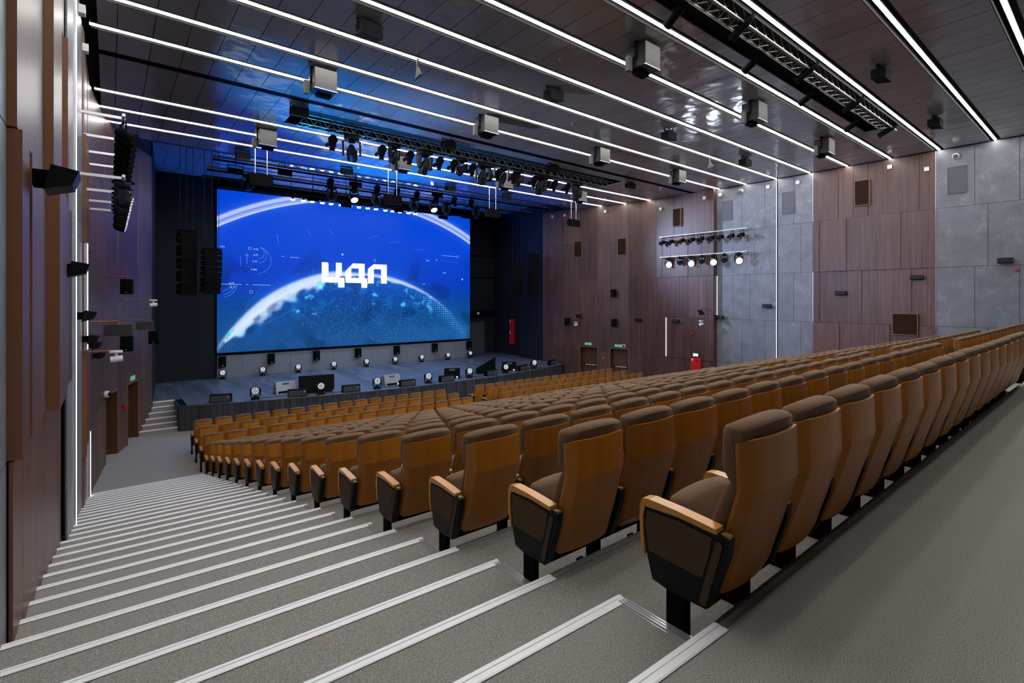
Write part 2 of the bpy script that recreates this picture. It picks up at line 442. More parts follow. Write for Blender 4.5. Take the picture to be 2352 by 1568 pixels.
panel((-.42, 16.22), (-.42, 16.84), -1.84, .36, (1, 0), .02, M['wallwood'], wall_l, 'wood_panel')
slant(lpts[7:], (2, 4), wall_l, 1, 1)

# wall LED grooves
def vlight(X, Y, z0, z1, out, m, label):
    e = empty('wall_light_strip', (X, Y, z0), 0, label, 'light strip', 'upright light strips in the side walls')
    h = z1 - z0
    MB().box(-.025, .025, -.012, .012, 0, h).build('channel', M['alu'], e)
    MB().box(.025 * out, .036 * out, -.010, .010, .02, h - .02).build('diffuser', m, e)
    return e
vlight(24.39, 10.44, -1.6, 6.99, -1, M['vled'], 'full-height cool white light strip in the right grey stone wall')
vlight(24.37, 13.37, .42, 2.58, -1, M['vled'], 'short light strip between the grey stone and the wood, right wall')
vlight(24.08, 16.2, -1.82, .36, -1, M['vledw'], 'short pinkish light strip low in the right wooden wall')
vlight(-.44, 10.44, -2.5, 6.99, 1, M['vled'], 'full-height cool white light strip in the left wall')
vlight(-.385, 13.5, .36, 2.58, 1, M['vledw'], 'short bright light strip halfway up the left wall')
vlight(-.40, 16.2, -3.62, -1.85, 1, M['vledw'], 'bright light strip beside the foot of the left stairs')

for k_, (y_, m_) in enumerate(((8.885, 'alu'), (4.655, 'alu'))):
    struct(MB().box(24.385, 24.405, y_ - .012, y_ + .012, FZ, 7).build('trim_%d' % (5 + k_), M[m_]))
# back wall behind the camera
b = MB().box(-.8, 24.8, -6.2, -6.0, -.3, 7.9)
wb = struct(b.build('wall_back', M['stone']))

# doors in recesses
def door(name, p0, p1, out, label, bar=True):
    p0 = Vector(p0); p1 = Vector(p1); d = (p1 - p0); L = d.length; d.normalize()
    ang = math.atan2(d.y, d.x)
    e = empty(name, (p0.x, p0.y, FZ), ang); e['kind'] = 'structure'; e['label'] = label
    s = 1 if Vector((math.cos(ang + math.pi / 2), math.sin(ang + math.pi / 2))).dot(Vector(out)) < 0 else -1   # recess direction in local y
    D = .42
    H = 2.12
    MB().box(0, .04, 0, s * D, 0, H).build('jamb', M['doorwood'], e)
    MB().box(L - .04, L, 0, s * D, 0, H).build('jamb', M['doorwood'], e)
    MB().box(.04, L - .04, 0, s * D, H - .04, H).build('lintel', M['doorwood'], e)
    lf = MB().box(.04, L - .04, s * D, s * (D + .05), 0, H).build('leaf', M['doorwood'], e)
    for i in range(1, 1):
        pass
    if bar:
        b = MB().tube((.2, s * (D - .09), 1.0), (L - .2, s * (D - .09), 1.0), .022)
        b.build('push_bar', M['alu'], e, True)
        MB().box(.12, .2, s * (D - .12), s * D, .92, 1.1).box(L - .2, L - .14, s * (D - .12), s * D, .95, 1.06).build('bar_bracket', M['black'], e)
    f = MB().box(-.03, 0, -s * .03, 0, 0, H + .03).box(L, L + .03, -s * .03, 0, 0, H + .03).box(0, L, -s * .03, 0, H, H + .03)
    f.build('door_trim', M['edgewood'], e)
    return e
door('door_1', (23.85, 18.61), (23.47, 19.71), (-1, 0), 'wooden exit door with steel push bar, nearer door in the right wall')
door('door_2', (23.2, 20.45), (22.85, 21.59), (-1, 0), 'wooden exit door with steel push bar, nearer the stage in the right wall')
door('door_3', (-.12, 19.9), (.2, 21.16), (1, 0), 'recessed wooden door in the left wall, nearer the stairs')
door('door_4', (.47, 22.05), (.82, 23.2), (1, 0), 'recessed wooden door in the left wall beside the stage steps')

# --- stage surround
b = MB()
b.plan([(1.3, 24.3), (1.32, 24.3), (1.75, 29.75), (1.3, 29.8)], FZ, 7.7)
b.box(1.3, 4.28, 29.75, 29.9, FZ, 7.7)
wsl = struct(b.build('wall_stage_left', M['navy'])); wsl['label'] = 'black wall behind and left of the screen'
struct(MB().box(4.28, 19.95, 30.15, 30.3, FZ, 7.7).build('wall_stage_back', M['navy']))
b = MB()
b.plan([(22.45, 27.0), (22.2, 24.3), (22.4, 24.28), (22.65, 27.0)], FZ, 7.7)
b.box(22.45, 23.2, 26.98, 27.02, FZ, 7.7)
b.box(22.9, 23.05, 27.0, 30.6, FZ, 7.7)
b.box(19.8, 23.0, 30.6, 30.75, FZ, 7.7)
wsr = struct(b.build('wall_stage_right', M['navy'])); wsr['label'] = 'black wall right of the screen'
MB().box(19.8, 22.9, 30.35, 30.6, .05, .5).build('beam', M['black'], wsr)
MB().box(19.95, 21.95, 30.52, 30.6, SZ, -.35).build('dark_panel', mat('stage_door_grey', (.05, .055, .065), .5), wsr)
for i, x in enumerate((20.6, 21.5)):
    MB().box(19.9, 22.9, 30.5, 30.6, 2.9 + i * 1.6, 3.0 + i * 1.6).build('rail', M['black'], wsr)

# ------------------------------------------------------------------ LED SCREEN
SA = (4.33, 29.77); SB = (19.79, 29.29); SW = math.hypot(SB[0] - SA[0], SB[1] - SA[1]); SH = 8.52; SBOT = -1.44
sang = math.atan2(SB[1] - SA[1], SB[0] - SA[0])
scr = empty('led_screen', (SA[0], SA[1], SBOT), sang, 'huge blue LED screen showing a planet rim and white letters', 'screen')
# paint the picture on the screen as colour values of a fine grid
nx, nz = 500, 276
U = np.linspace(4.30, 20.0, nx)[None, :] * np.ones((nz, 1)); V = np.linspace(-1.45, 7.1, nz)[:, None] * np.ones((1, nx))
rs = np.random.RandomState(3)
def ss(e0, e1, x):
    t = np.clip((x - e0) / (e1 - e0), 0, 1); return t * t * (3 - 2 * t)
def blur(a, k):
    for ax in (0, 1):
        c = np.cumsum(np.pad(a, [(k + 1, k) if i == ax else (0, 0) for i in (0, 1)], mode='edge'), axis=ax)
        a = (np.take(c, range(2 * k + 1, c.shape[ax]), ax) - np.take(c, range(0, c.shape[ax] - 2 * k - 1), ax)) / (2 * k + 1)
    return a
def cloud(k):
    a = blur(blur(rs.rand(nz, nx), k), k); a = (a - a.mean()) / a.std(); return a
n1, n2, n3 = cloud(14), cloud(5), cloud(2)
col = np.zeros((nz, nx, 3))
top = np.array([.0, .065, .72]); mid = np.array([0, .045, .56]); low = np.array([.0, .065, .30]); bot = np.array([.02, .125, .36])
tv = (V + 1.45) / 8.55
col += low * 1.0
col += (mid - low) * ss(.22, .48, tv)[..., None]
col += (top - mid) * ss(.42, .75, tv)[..., None]
cx_, cz_, Rp = 11.97, -6.37, 9.25
dx = (U - cx_); rad = np.hypot(dx, V - cz_)
ang = np.degrees(np.arctan2(V - cz_, dx))          # 90 = top
inside = ss(.05, -.4, rad - Rp - .02 * n2)
col = col * (1 - inside[..., None] * .55) + inside[..., None] * .55 * np.array([0, .04, .20])
lowr = ss(.30, .0, tv + .03 * n1) * (1 - .35 * inside)
col = col * (1 - .75 * lowr[..., None]) + .75 * lowr[..., None] * bot * (.75 + .5 * ss(-8, 8, dx))[..., None]
dark = ss(.5, 1.6, n1) * ss(.75, .45, tv)
col *= (1 - .35 * dark)[..., None]
# bright planet rim: thick on the left, thin on the right
la = 90 - ang      # + to the right
wl = np.where(la < 0, .10 + .62 * ss(-60, -38, la) * ss(4, -22, la), .07 + .16 * ss(0, 8, la) * ss(40, 12, la))
outer = Rp + np.where(la < 0, .22 * ss(-56, -30, la) * ss(2, -12, la) + .02, .06)
e = rad - outer
rim = ss(.10, -.10, e) * ss(-1.25, -.75, e / wl + .22 * n2 * ss(-.3, -1, e / wl))
rim *= np.where(la < 0, ss(-58, -50, la), ss(48, 14, la) * .9)
rim = blur(rim, 1)
glow = np.exp(-np.maximum(e, 0) / .30) * np.exp(np.minimum(e, 0) / .9) * np.where(la < 0, ss(-58, -30, la), ss(55, 10, la)) * .6
col += glow[..., None] * np.array([.01, .13, .55])
core = np.clip(1 - np.abs(e / wl + .5) * 1.1, 0, 1)[..., None]
col = col * (1 - rim[..., None]) + rim[..., None] * (np.array([.38, .62, 1.0]) * (1 - core) + np.array([.72, .86, 1.05]) * core)
for (u, v, r_, c_) in ((4.98, -.33, .17, (.2, .75, 1)), (4.86, -.52, .12, (.0, .75, .85)), (4.77, -.68, .08, (.0, .6, .7)), (4.58, -.96, .11, (.02, .2, .8))):
    d_ = np.hypot((U - u) * 1.1 - (V - v) * .75, (V - v) * .7 + (U - u) * .3) ; k_ = ss(r_, r_ * .4, d_)[..., None]; col = col * (1 - k_) + k_ * np.array(c_)
# cloud fringe under the rim
fr = ss(.3, 1.3, .5 * n3 + .9 * n2) * ss(-1.15, -.6, e) * ss(-.2, -.5, e) * np.where(la < 0, ss(-42, -30, la), ss(45, 30, la))
col = col * (1 - .55 * fr[..., None]) + .55 * fr[..., None] * np.array([.1, .65, .95])
# haze and cities on the dark disc
cl = ss(.3, 1.6, n2) * inside * ss(-.1, .5, tv) * .5
col += cl[..., None] * np.array([.0, .10, .35])
sp = (rs.rand(nz, nx) > .985) * ss(-3, -1.2, -np.abs(dx - 1.5) / 2.5 - np.abs(V - .3) / 1.5 + .2) * inside
col += sp[..., None] * np.array([.0, .4, .6])
for (u, v, r_) in ((12.95, 1.62, .24), (14.9, 1.0, .24), (9.6, 2.1, .32), (8.3, .72, .18), (9.0, 1.5, .22)):
    d_ = np.hypot(U - u, (V - v) * 1.4); col += (ss(r_, 0, d_ + .08 * n3))[..., None] * np.array([.05, .55, .75])
# dotted rim to the right
dots = ((np.sin(U * 42) > .3) & (np.sin(V * 42) > .3)) * ss(-.9, -.2, e) * ss(.1, -.05, e) * ss(22, 34, la) * ss(62, 44, la)
col += dots[..., None] * np.array([.1, .5, .8])
dots = ((np.sin(U * 42) > .3) & (np.sin(V * 42) > .3)) * ss(-.75, -.4, e) * ss(-.2, -.4, e) * ss(-28, -38, la) * ss(-58, -44, la)
col += dots[..., None] * np.array([.04, .3, .45])
# the two sweeping arcs at the top
r2 = np.hypot(U - 12.24, V + 8.56)
q = (r2 - 15.81) / (16.32 - 15.81)
wv = .55 + .25 * np.sin(q * 9 + 1.0) + .12 * np.sin(q * 23)
arc = ss(-.06, .08, q) * ss(1.15, .8, q)
side = ss(2.4, 3.6, np.abs(U - 12.2))
arc *= side; wv = np.where(q < .15, .95, wv) 
col = col * (1 - (arc * wv)[..., None]) + (arc * wv)[..., None] * np.array([.62, .74, 1.05])
gl = np.exp(-np.maximum(0, np.maximum(-q, q - 1)) / .35) * side * .18
col += gl[..., None] * np.array([.1, .25, .6])
# fine LED scan lines in the lower part
col *= (1 - .10 * (np.sin(np.arange(nz) * math.pi * 1.0) ** 2 + (np.arange(nz) % 2)))[:, None, None] * 1.0
col = np.clip(col, 0, 1.2)
me = bpy.data.meshes.new('screen_face')
gx = np.linspace(0, SW, nx); gz = np.linspace(0, SH, nz)
co = np.zeros((nz * nx, 3), np.float32); co[:, 0] = np.tile(gx, nz); co[:, 1] = -.02; co[:, 2] = np.repeat(gz, nx)
ii = (np.arange(nz - 1)[:, None] * nx + np.arange(nx - 1)[None, :]).ravel()
quads = np.stack([ii, ii + 1, ii + nx + 1, ii + nx], 1).astype(np.int32)
me.vertices.add(len(co)); me.vertices.foreach_set('co', co.ravel())
me.loops.add(quads.size); me.loops.foreach_set('vertex_index', quads.ravel())
me.polygons.add(len(quads)); me.polygons.foreach_set('loop_start', np.arange(0, quads.size, 4, dtype=np.int32))
me.update(calc_edges=True)
ca = me.color_attributes.new('picture', 'FLOAT_COLOR', 'POINT')
c4 = np.ones((nz * nx, 4), np.float32); c4[:, :3] = col.reshape(-1, 3); ca.data.foreach_set('color', c4.ravel())
m = mat('led_picture', (.0, .0, .0), .6, spec=.2); n, l = nt(m)
at = n.new('ShaderNodeAttribute'); at.attribute_name = 'picture'
l.new(at.outputs['Color'], n['Principled BSDF'].inputs['Emission Color']); n['Principled BSDF'].inputs['Emission Strength'].default_value = SCREEN
me.materials.append(m)
o = bpy.data.objects.new('screen_face', me); C.objects.link(o); o.parent = scr
MB().box(-.06, SW + .04, 0, .3, -.08, SH + .0).build('screen_cabinet', M['black'], scr)
MB().box(-.1, -.02, -.06, .3, -.08, SH + .15).build('left_post', M['black'], scr)
kx = SW / 15.7
def sp2(u, v): return ((u - 4.30) * kx, v + 1.45)
LET = [[(9.67, 3.50), (10.0, 3.49), (10.05, 3.45), (10.05, 2.83), (9.87, 2.63), (10.5, 2.63), (10.5, 3.5), (10.8, 3.5), (10.84, 3.46), (10.84, 2.81), (10.68, 2.62), (11.0, 2.62), (11.0, 2.04), (10.64, 2.05), (10.64, 2.32), (9.67, 2.33)],
       [(11.53, 3.5), (12.26, 3.5), (12.26, 2.62), (12.42, 2.62), (12.42, 2.04), (12.06, 2.04), (12.06, 2.32), (11.07, 2.33), (11.07, 3.02)],
       [(12.48, 2.31), (12.48, 3.2), (12.85, 3.5), (13.71, 3.5), (13.71, 2.31), (13.34, 2.31), (13.34, 3.2), (12.85, 3.2), (12.85, 2.31)]]
for i, P in enumerate(LET):
    b = MB()
    if i == 1:   # counter cut out: build as ring of quads
        q = [sp2(*p) for p in P]
        inn = [sp2(11.42, 3.2), sp2(11.89, 3.2), sp2(11.89, 2.63), sp2(11.42, 2.63)]
        polys = [[q[0], q[1], inn[1], inn[0]], [q[1], q[2], inn[2], inn[1]], [q[2], q[3], q[4], q[5], q[6]], [q[2], q[6], q[7], inn[3], inn[2]], [q[7], q[8], inn[0], inn[3]], [q[8], q[0], inn[0]]]
        for pl in polys: b.prism([(x, z) for x, z in pl], 1, -.05, -.025)
    else:
        b.prism([sp2(*p) for p in P], 1, -.05, -.025)
    ob = b.build('letter', M['ledtext'], scr)
def hud(paths, wd=.02, m=None, name='screen_line', close=False):
    wd *= .65
    b = MB()
    for P in paths:
        P = [sp2(*p) for p in P]
        if close: P = P + [P[0]]
        for (x, z), (x2, z2) in zip(P, P[1:]):
            d = Vector((x2 - x, z2 - z)); 
            if d.length < 1e-5: continue
            d.normalize(); nn = Vector((-d.y, d.x)) * wd / 2
            b.add([(x + nn.x, -.03, z + nn.y), (x - nn.x, -.03, z - nn.y), (x2 - nn.x, -.03, z2 - nn.y), (x2 + nn.x, -.03, z2 + nn.y)], [(0, 1, 2, 3)])
    return b.build(name, m or M['hud'], scr, kind='stuff' if len(paths) > 1 else None)
def tri(u, v, s, up=False):
    k = s * (1 if up else -1); return [(u - s, v - k * .6), (u + s, v - k * .6), (u, v + k * .9)]
b = MB()
for (u, v, s) in ((10.89, 4.0, .085), (19.35, 2.7, .085)): b.prism([sp2(*p) for p in tri(u, v, s)], 1, -.035, -.025)
b.build('triangle_marks', M['hudw'], scr, kind='stuff')
hud([tri(17.3, 3.95, .09), tri(9.05, 1.4, .09), tri(5.71, 3.72, .07, True)], .018, close=True)
def sq(u, v, s): return [(u - s, v - s), (u + s, v - s), (u + s, v + s), (u - s, v + s)]
hud([sq(12.92, 3.74, .06), sq(18.98, 4.27, .065), sq(5.85, 4.08, .06), sq(5.92, 1.75, .07)], .018, M['hudw'], close=True)
hud([[(17.75, 4.28), (18.9, 4.27)], [(7.45, 3.73), (7.6, 3.73)], [(7.9, 3.71), (8.4, 3.69)], [(4.45, 2.14), (5.45, 2.13)], [(5.65, 2.13), (5.78, 2.13)], [(5.98, 2.13), (6.88, 2.12)], [(16.2, 2.33), (16.45, 2.33)]], .03, M['hudw'])
hud([[(5.71, 3.66), (5.71, 3.25)]], .018)
def arcp(u, v, r, a0, a1, n=16): return [(u + r * math.cos(R(a0 + (a1 - a0) * i / n)), v + r * math.sin(R(a0 + (a1 - a0) * i / n))) for i in range(n + 1)]
hud([arcp(6.2, 3.45, .72, -85, 80), arcp(6.25, 3.75, .45, -85, 70), arcp(6.25, 3.85, .32, -85, 60), arcp(4.5, 2.2, .75, -80, -5), arcp(4.5, 2.2, .62, -80, -5), arcp(4.5, 2.3, .5, -80, -5)], .012)
pts = []
for (u0, v0, u1, v1, k) in ((7.25, 4.9, 7.3, 4.45, 8), (8.9, 5.3, 9.05, 4.98, 7), (10.1, 5.45, 10.3, 5.2, 6), (12.5, 5.1, 13.1, 5.3, 9), (13.9, 4.9, 14.6, 5.05, 8), (15.6, 4.55, 16.4, 4.6, 9), (17.6, 3.95, 18.9, 3.85, 10), (5.4, 3.6, 5.42, 3.1, 9)):
    for i in range(k): t_ = i / (k - 1); pts.append((lerp(u0, u1, t_), lerp(v0, v1, t_)))
rn = random.Random(5)
for i in range(160):
    u = rn.uniform(5, 19.2); v = rn.uniform(-1.3, 3.2); pts.append((u, v)) if rn.random() < .8 else None
b = MB()
for (u, v) in pts:
    x, z = sp2(u, v); s = .010; b.add([(x - s, -.03, z - s), (x + s, -.03, z - s), (x + s, -.03, z + s), (x - s, -.03, z + s)], [(0, 1, 2, 3)])
o = b.build('light_dots', M['hudw'], scr); o['kind'] = 'stuff'
# fine network of lines on the disc
P = [(rn.gauss(12.2, 2.0), rn.gauss(.6, .75)) for i in range(110)]
net = []
for i, p in enumerate(P):
    for q_ in sorted(P, key=lambda a: (a[0] - p[0]) ** 2 + (a[1] - p[1]) ** 2)[1:3]: net.append([p, q_])
for a, b_ in (((12.9, 1.6), (12.8, .9)), ((15.2, 2.1), (14.3, -1.1)), ((8.5, 3.0), (7.1, 1.3)), ((6.5, 2.1), (5.6, .8)), ((15, 1.1), (16.6, .3))): net.append([a, b_])
hm = emit('screen_network', (.05, .32, .85), .7)
o = hud(net, .012, hm, 'network_lines'); o['kind'] = 'stuff'
for s_, u, v in (('9.92', 6.15, 4.05), ('6.72', 6.14, 3.74), ('5.43', 6.1, 3.4), ('5.900', 6.05, 2.95), ('8.10', 4.98, 2.2), ('8.17', 5.05, 1.98), ('3.68', 6.5, 1.33), ('5.68', 16.6, 3.9), ('5.68', 17.9, 3.12), ('9.21', 12.85, 1.05), ('4.51', 4.55, 4.1), ('9.39', 9.25, .5), ('5.68', 16.85, 1.45)):
    o = text('number', s_, .14, M['hudw'], scr)
    x, z = sp2(u, v); o.location = (x, -.035, z - .05); o.rotation_euler = (R(90), 0, 0)
# skirt below the screen
sk = struct(empty('wall_stage', (SA[0], SA[1], SZ), sang)); sk['label'] = 'grey wall strip under the screen'
for i in range(13):
    MB().box(SW * i / 13 + .004, SW * (i + 1) / 13 - .004, -.0, .2, 0, 1.2).build('wall_board', M['skirt'], sk)
MB().box(0, SW, -.04, .0, 1.16, 1.22).build('ledge', M['black'], sk)

# ================================================================== CEILING
SY = [0.05, 1.5, 3.0, 4.53, 6.05, 7.55, 9.0, 10.45, 11.88, 13.27, 17.3, 18.8, 20.25]
ceil = struct(MB().box(-.7, 24.7, -6, 21.75, CZ + .32, CZ + .4).build('ceiling', M['void'])); ceil['label'] = 'dark grey metal panel ceiling with light slots'
tiles = []
def tile_bay(ya, yb, x0=-.2, x1=24.25, skip=None, z=CZ):
    k = 0; x = x0
    edges = [x0, .12] + [.12 + .597 * i for i in range(1, 41)]
    edges = [e_ for e_ in edges if e_ < x1 - .1] + [x1]
    for a, c in zip(edges, edges[1:]):
        if skip and a > skip[0] and c < skip[1]: continue
        tiles.append((a, c, ya, yb, z))
G = .155
bays = [(-1.4, .05 - G)] + [(a + G, b_ - G) for a, b_ in zip(SY[:9], SY[1:10])]
for ya, yb in bays:
    if abs(ya - (4.53 + G)) < .01:
        tile_bay(ya, yb, skip=(6.5, 20.4)); tiles += [(a, a + .597, 5.6, yb, CZ) for a in [6.7 + .597 * i for i in range(23)]]
    else: tile_bay(ya, yb)
tile_bay(-5.9, -1.45)
tile_bay(13.27 + G, 14.47); tile_bay(14.75, 15.3)
tile_bay(15.3, 16.85, skip=(4.1, 19.6)); tile_bay(16.85, 17.3 - G)
tile_bay(17.3 + G, 18.8 - G); tile_bay(18.8 + G, 20.25 - G); tile_bay(20.25 + G, 21.7)
for ya, yb in ((21.9, 23.2), (23.2, 24.9), (24.9, 26.6), (26.6, 28.2), (28.2, 29.9)): tile_bay(ya, yb, 1.3, 22.9, z=7.62)
tiles = [(a, c, ya, yb, z) for a, c, ya, yb, z in tiles]
def tscore(t_):
    x, y = (t_[0] + t_[1]) / 2, (t_[2] + t_[3]) / 2
    if not in_view(x, y, t_[4], 40): return 0
    d = max(1, x * Sy + y * Cy); return (t_[3] - t_[2]) / d ** 3
tiles.sort(key=tscore, reverse=True)
mc = {}
for i, (a, c, ya, yb, z) in enumerate(tiles[:300]):
    key = (round(c - a, 3), round(yb - ya, 3))
    if key not in mc: mc[key] = MB().box(0, c - a - .014, 0, yb - ya - .008, 0, .03).mesh('ceiling_panel', M['ceil'])
    o = bpy.data.objects.new('ceiling_panel', mc[key]); C.objects.link(o); o.parent = ceil
    o.location = (a + .007, ya + .004, z + .0015 * (i % 3))
b = MB()
for (a, c, ya, yb, z) in tiles[300:]: b.box(a + .007, c - .007, ya + .004, yb - .004, z, z + .03)
b.build('ceiling_panels_far', M['ceil'], ceil, kind='stuff')
for y in SY:                                          # slots
    b = MB().box(-.3, 24.35, y - G, y - G + .012, CZ, CZ + .3).box(-.3, 24.35, y + G - .012, y + G, CZ, CZ + .3)
    b.build('slot_side', M['void'], ceil)
struct(MB().box(-.7, 24.7, 21.7, 21.9, CZ, 7.75).build('trim_1', M['void']))
struct(MB().box(1.0, 23.2, 21.8, 31, 7.68, 7.8).build('trim_2', M['void']))
struct(MB().box(4.2, 20, 29.35, 29.75, 7.12, 7.25).build('trim_3', M['black']))
# curtain track slot
t_ = empty('curtain_track', (0, 14.61, CZ), 0, 'long black double curtain track across the ceiling', 'track')
MB().box(-.3, 24.3, -.13, -.03, .0, .06).build('rail', M['black'], t_); MB().box(-.3, 24.3, .03, .13, .0, .06).build('rail', M['black'], t_)
# LED strips
GAPS = {13.27: [4.0, 9.0, 14.2, 19.25], 18.8: [4.0, 8.95, 14.1, 19.0]}
SN = {3.0: 'nearest but one', 1.5: 'nearest'}
for i, y in enumerate(SY):
    nm = {12: 'nearest to the stage', 11: 'second from the stage', 10: 'third from the stage', 9: 'just behind the black track'}.get(i, '')
    lab = 'long white light strip across the ceiling, ' + (nm or ORD[9 - i] + ' behind the one nearest the black track')
    e_ = empty('ceiling_light_strip', (0, y, CZ), 0, lab, 'light strip', 'long light strips across the ceiling')
    MB().box(-.32, 24.36, -.045, .045, .02, .07).build('housing', M['alu'], e_)
    MB().box(-.32, 24.34, -.025, .025, .0, .02).build('diffuser', M['led'], e_)

exec_later = []
# ================================================================== SEATS
PITCH = .592
def sh(x): return .038 * (1 - (x / .27) ** 2)         # bulge of the shell to the rear
PROF = [(-.098, 1.078), (-.102, .96), (-.106, .848), (-.073, .73), (-.038, .61), (-.004, .50), (.030, .385), (.054, .335)]
def seat_meshes(lo=False):
    nxs = 4 if lo else 9
    b = MB(); prof = PROF if not lo else [PROF[0], PROF[2], PROF[4], PROF[7]]
    top = []; fs = []
    for face, off in ((0, 0), (1, .016)):
        for (y, z) in prof:
            for i in range(nxs + 1):
                u = -1 + 2 * i / nxs; u = math.copysign(abs(u) ** .8, u)
                hw = .264 if z > .84 else lerp(.258, .264, (z - .33) / .5)
                x = u * hw
                zz = z
                if z > 1.05 and abs(u) > .9: zz = z - .022
                if z < .35: zz = z + .03 * u * u * 0
                wrap = .0 if abs(u) < .86 else (abs(u) - .86) * .28
                top.append((x, y - sh(x) + off + wrap, zz))
    W = nxs + 1; H = len(prof); N = W * H
    for j in range(H - 1):
        for i in range(nxs):
            a = j * W + i
            fs.append((a, a + W, a + W + 1, a + 1)); a += N; fs.append((a, a + 1, a + W + 1, a + W))
    for i in range(nxs):
        a = i; fs.append((a, a + 1, a + 1 + N, a + N)); a = (H - 1) * W + i; fs.append((a, a + N, a + N + 1, a + 1))
    for j in range(H - 1):
        a = j * W; fs.append((a, a + N, a + N + W, a + W)); a = j * W + nxs; fs.append((a, a + W, a + W + N, a + N))
    b.add(top, fs)
    shell = b
    n = 4 if lo else 6
    def f1(x, y, z):
        t_ = max(0, (z - 1.0) / .12)
        y2 = y - sh(x) * .9
        if z > 1.06: z += .026 * (1 - (x / .27) ** 2) - .004
        if z > 1.07 and y < -.03: y2 -= .012
        if z < .93 and y > -.05: y2 -= (.93 - z) * .55
        return (x, y2, z)
    head = MB().rbox((0, -.018, .99), (.526, .112, .285), .045, n, f1)
    def f2(x, y, z):
        k = (.86 - z); return (x, y + k * .30 - sh(x) * .6 - .075 + .02 * math.sin(max(0, min(1, (z - .45) / .4)) * math.pi), z)
    backc = MB().rbox((0, .045, .655), (.50, .09, .44), .03, n, f2)
    def f3(x, y, z):
        k = z - .42; return (x, y + k * .42 + .01 * math.cos(x * 6), z + .012 * math.cos(x * 5.5))
    seat = MB().rbox((0, .15, .545), (.50, .125, .33), .055, n, f3)
    return shell, head, backc, seat
def arm_meshes(lo=False):
    # arm on the left of the seat, centred on x = 0 (the pitch line)
    wood = MB()
    tp = [(.005, .650), (.01, .672), (.07, .678), (.2, .69), (.36, .697), (.40, .690), (.412, .665), (.418, .6), (.412, .5), (.398, .415), (.385, .415), (.394, .5), (.398, .6), (.385, .655), (.2, .662), (.06, .652)]
    if lo: tp = [(.005, .65), (.01, .675), (.36, .697), (.412, .665), (.398, .415), (.385, .415), (.385, .655)]
    wood.prism(tp, 0, -.033, .033)
    side = MB().prism([(-.05, .638), (.0, .652), (.2, .664), (.385, .657), (.396, .6), (.39, .5), (.375, .41), (.345, .305), (.243, .288), (.06, .292), (.045, .305), (-.04, .56)], 0, -.026, .026)
    fab = MB()
    for s in (-1, 1):
        fab.prism([(.03, .625), (.2, .642), (.375, .638), (.385, .56), (.365, .44), (.1, .425), (.075, .435), (.045, .54)], 0, s * .026, s * .030)
    slot = MB()
    for s in (-1, 1):
        P0 = Vector((-.002, .60)); P1 = Vector((.072, .325)); d = (P1 - P0).normalized(); nn = Vector((-d.y, d.x)) * .017
        pts = []
        for c_, sg in ((P0, 1), (P1, -1)):
            for k in range(7):
                a = math.pi * k / 6; pts.append(tuple(c_ + sg * (nn * math.cos(a) - d * math.sin(a) * .017)))
        slot.prism(pts, 0, s * .0265, s * .034)
    plate = MB().box(-.016, .016, -.045, -.005, .637, .654)
    leg = MB().box(-.02, .02, .165, .27, .02, .3)
    foot = MB().box(-.028, .028, .10, .36, .0, .022)
    return wood, side, fab, slot, plate, leg, foot
proto = {}
sh_, hd_, bc_, st_ = seat_meshes()
proto['backrest_shell'] = sh_.mesh('backrest_shell', M['seatwood'], True); proto['backrest_shell'].set_sharp_from_angle(angle=R(11))
proto['headrest'] = hd_.mesh('headrest', M['fabric'], True)
proto['back_cushion'] = bc_.mesh('back_cushion', M['fabric'], True)
proto['seat_cushion'] = st_.mesh('seat_cushion', M['fabric'], True)
am = arm_meshes()
for nm, mb, mm in zip(('armrest', 'side_panel', 'fabric_panel', 'step_lens', 'number_plate', 'leg', 'foot'), am, (M['armwood'], M['blackgloss'], M['panelfab'], M['panelfab'], M['brass'], M['black'], M['black'])):
    proto[nm] = mb.mesh(nm, mm)
proto['seat_frame'] = MB().box(-.27, .27, .05, .20, .30, .345).mesh('seat_frame', M['black'])
seats = []
for r_ in range(18):
    if r_ < 15: z = -RR * (r_ + 1)
    else: z = FZ
    for blk, (xs_, n_) in enumerate(((X0 + .055 + PITCH / 2, 16), (XA2 + .08 + PITCH / 2 - .02, 16))):
        pit = PITCH if blk == 0 else .586
        if blk == 0 and r_ == 16: n_ = 16
        for k in range(n_):
            x = xs_ + pit * k
            if z == FZ and r_ < 15: pass
            y = rowY(r_, x) - .012
            jx = rnd.uniform(-.001, .001); jz = rnd.uniform(-.008, .008)
            d = x * Sy + y * Cy
            vis = in_view(x, y, z + .95, 30)
            sc = (1 / d ** 2) * (1.0 if vis else 0) * (1.8 if r_ >= 15 else 1) * (3 if k == 0 and blk == 0 else 1)
            seats.append((sc, r_, blk, k, n_, x + jx, y, z, jz))
seats.sort(key=lambda s: -s[0])
def seat_rz(r_): return -.0021 * r_
def add(nm, parent, loc=(0, 0, 0), name=None):
    o = bpy.data.objects.new(name or nm, proto[nm]); C.objects.link(o); o.parent = parent; o.location = loc; return o
def add_arm(parent, dx):
    for nm in ('armrest', 'leg', 'foot', 'number_plate'): add(nm, parent, (dx, 0, 0))
    s_ = add('side_panel', parent, (dx, 0, 0)); add('fabric_panel', s_); add('step_lens', s_)
def rowname(r_):
    if r_ == 0: return 'in the back row'
    if r_ < 9: return ORD[r_ + 1] + ' row from the back'
    if r_ == 17: return 'in the front row'
    return ORD[18 - r_] + ' row from the stage'
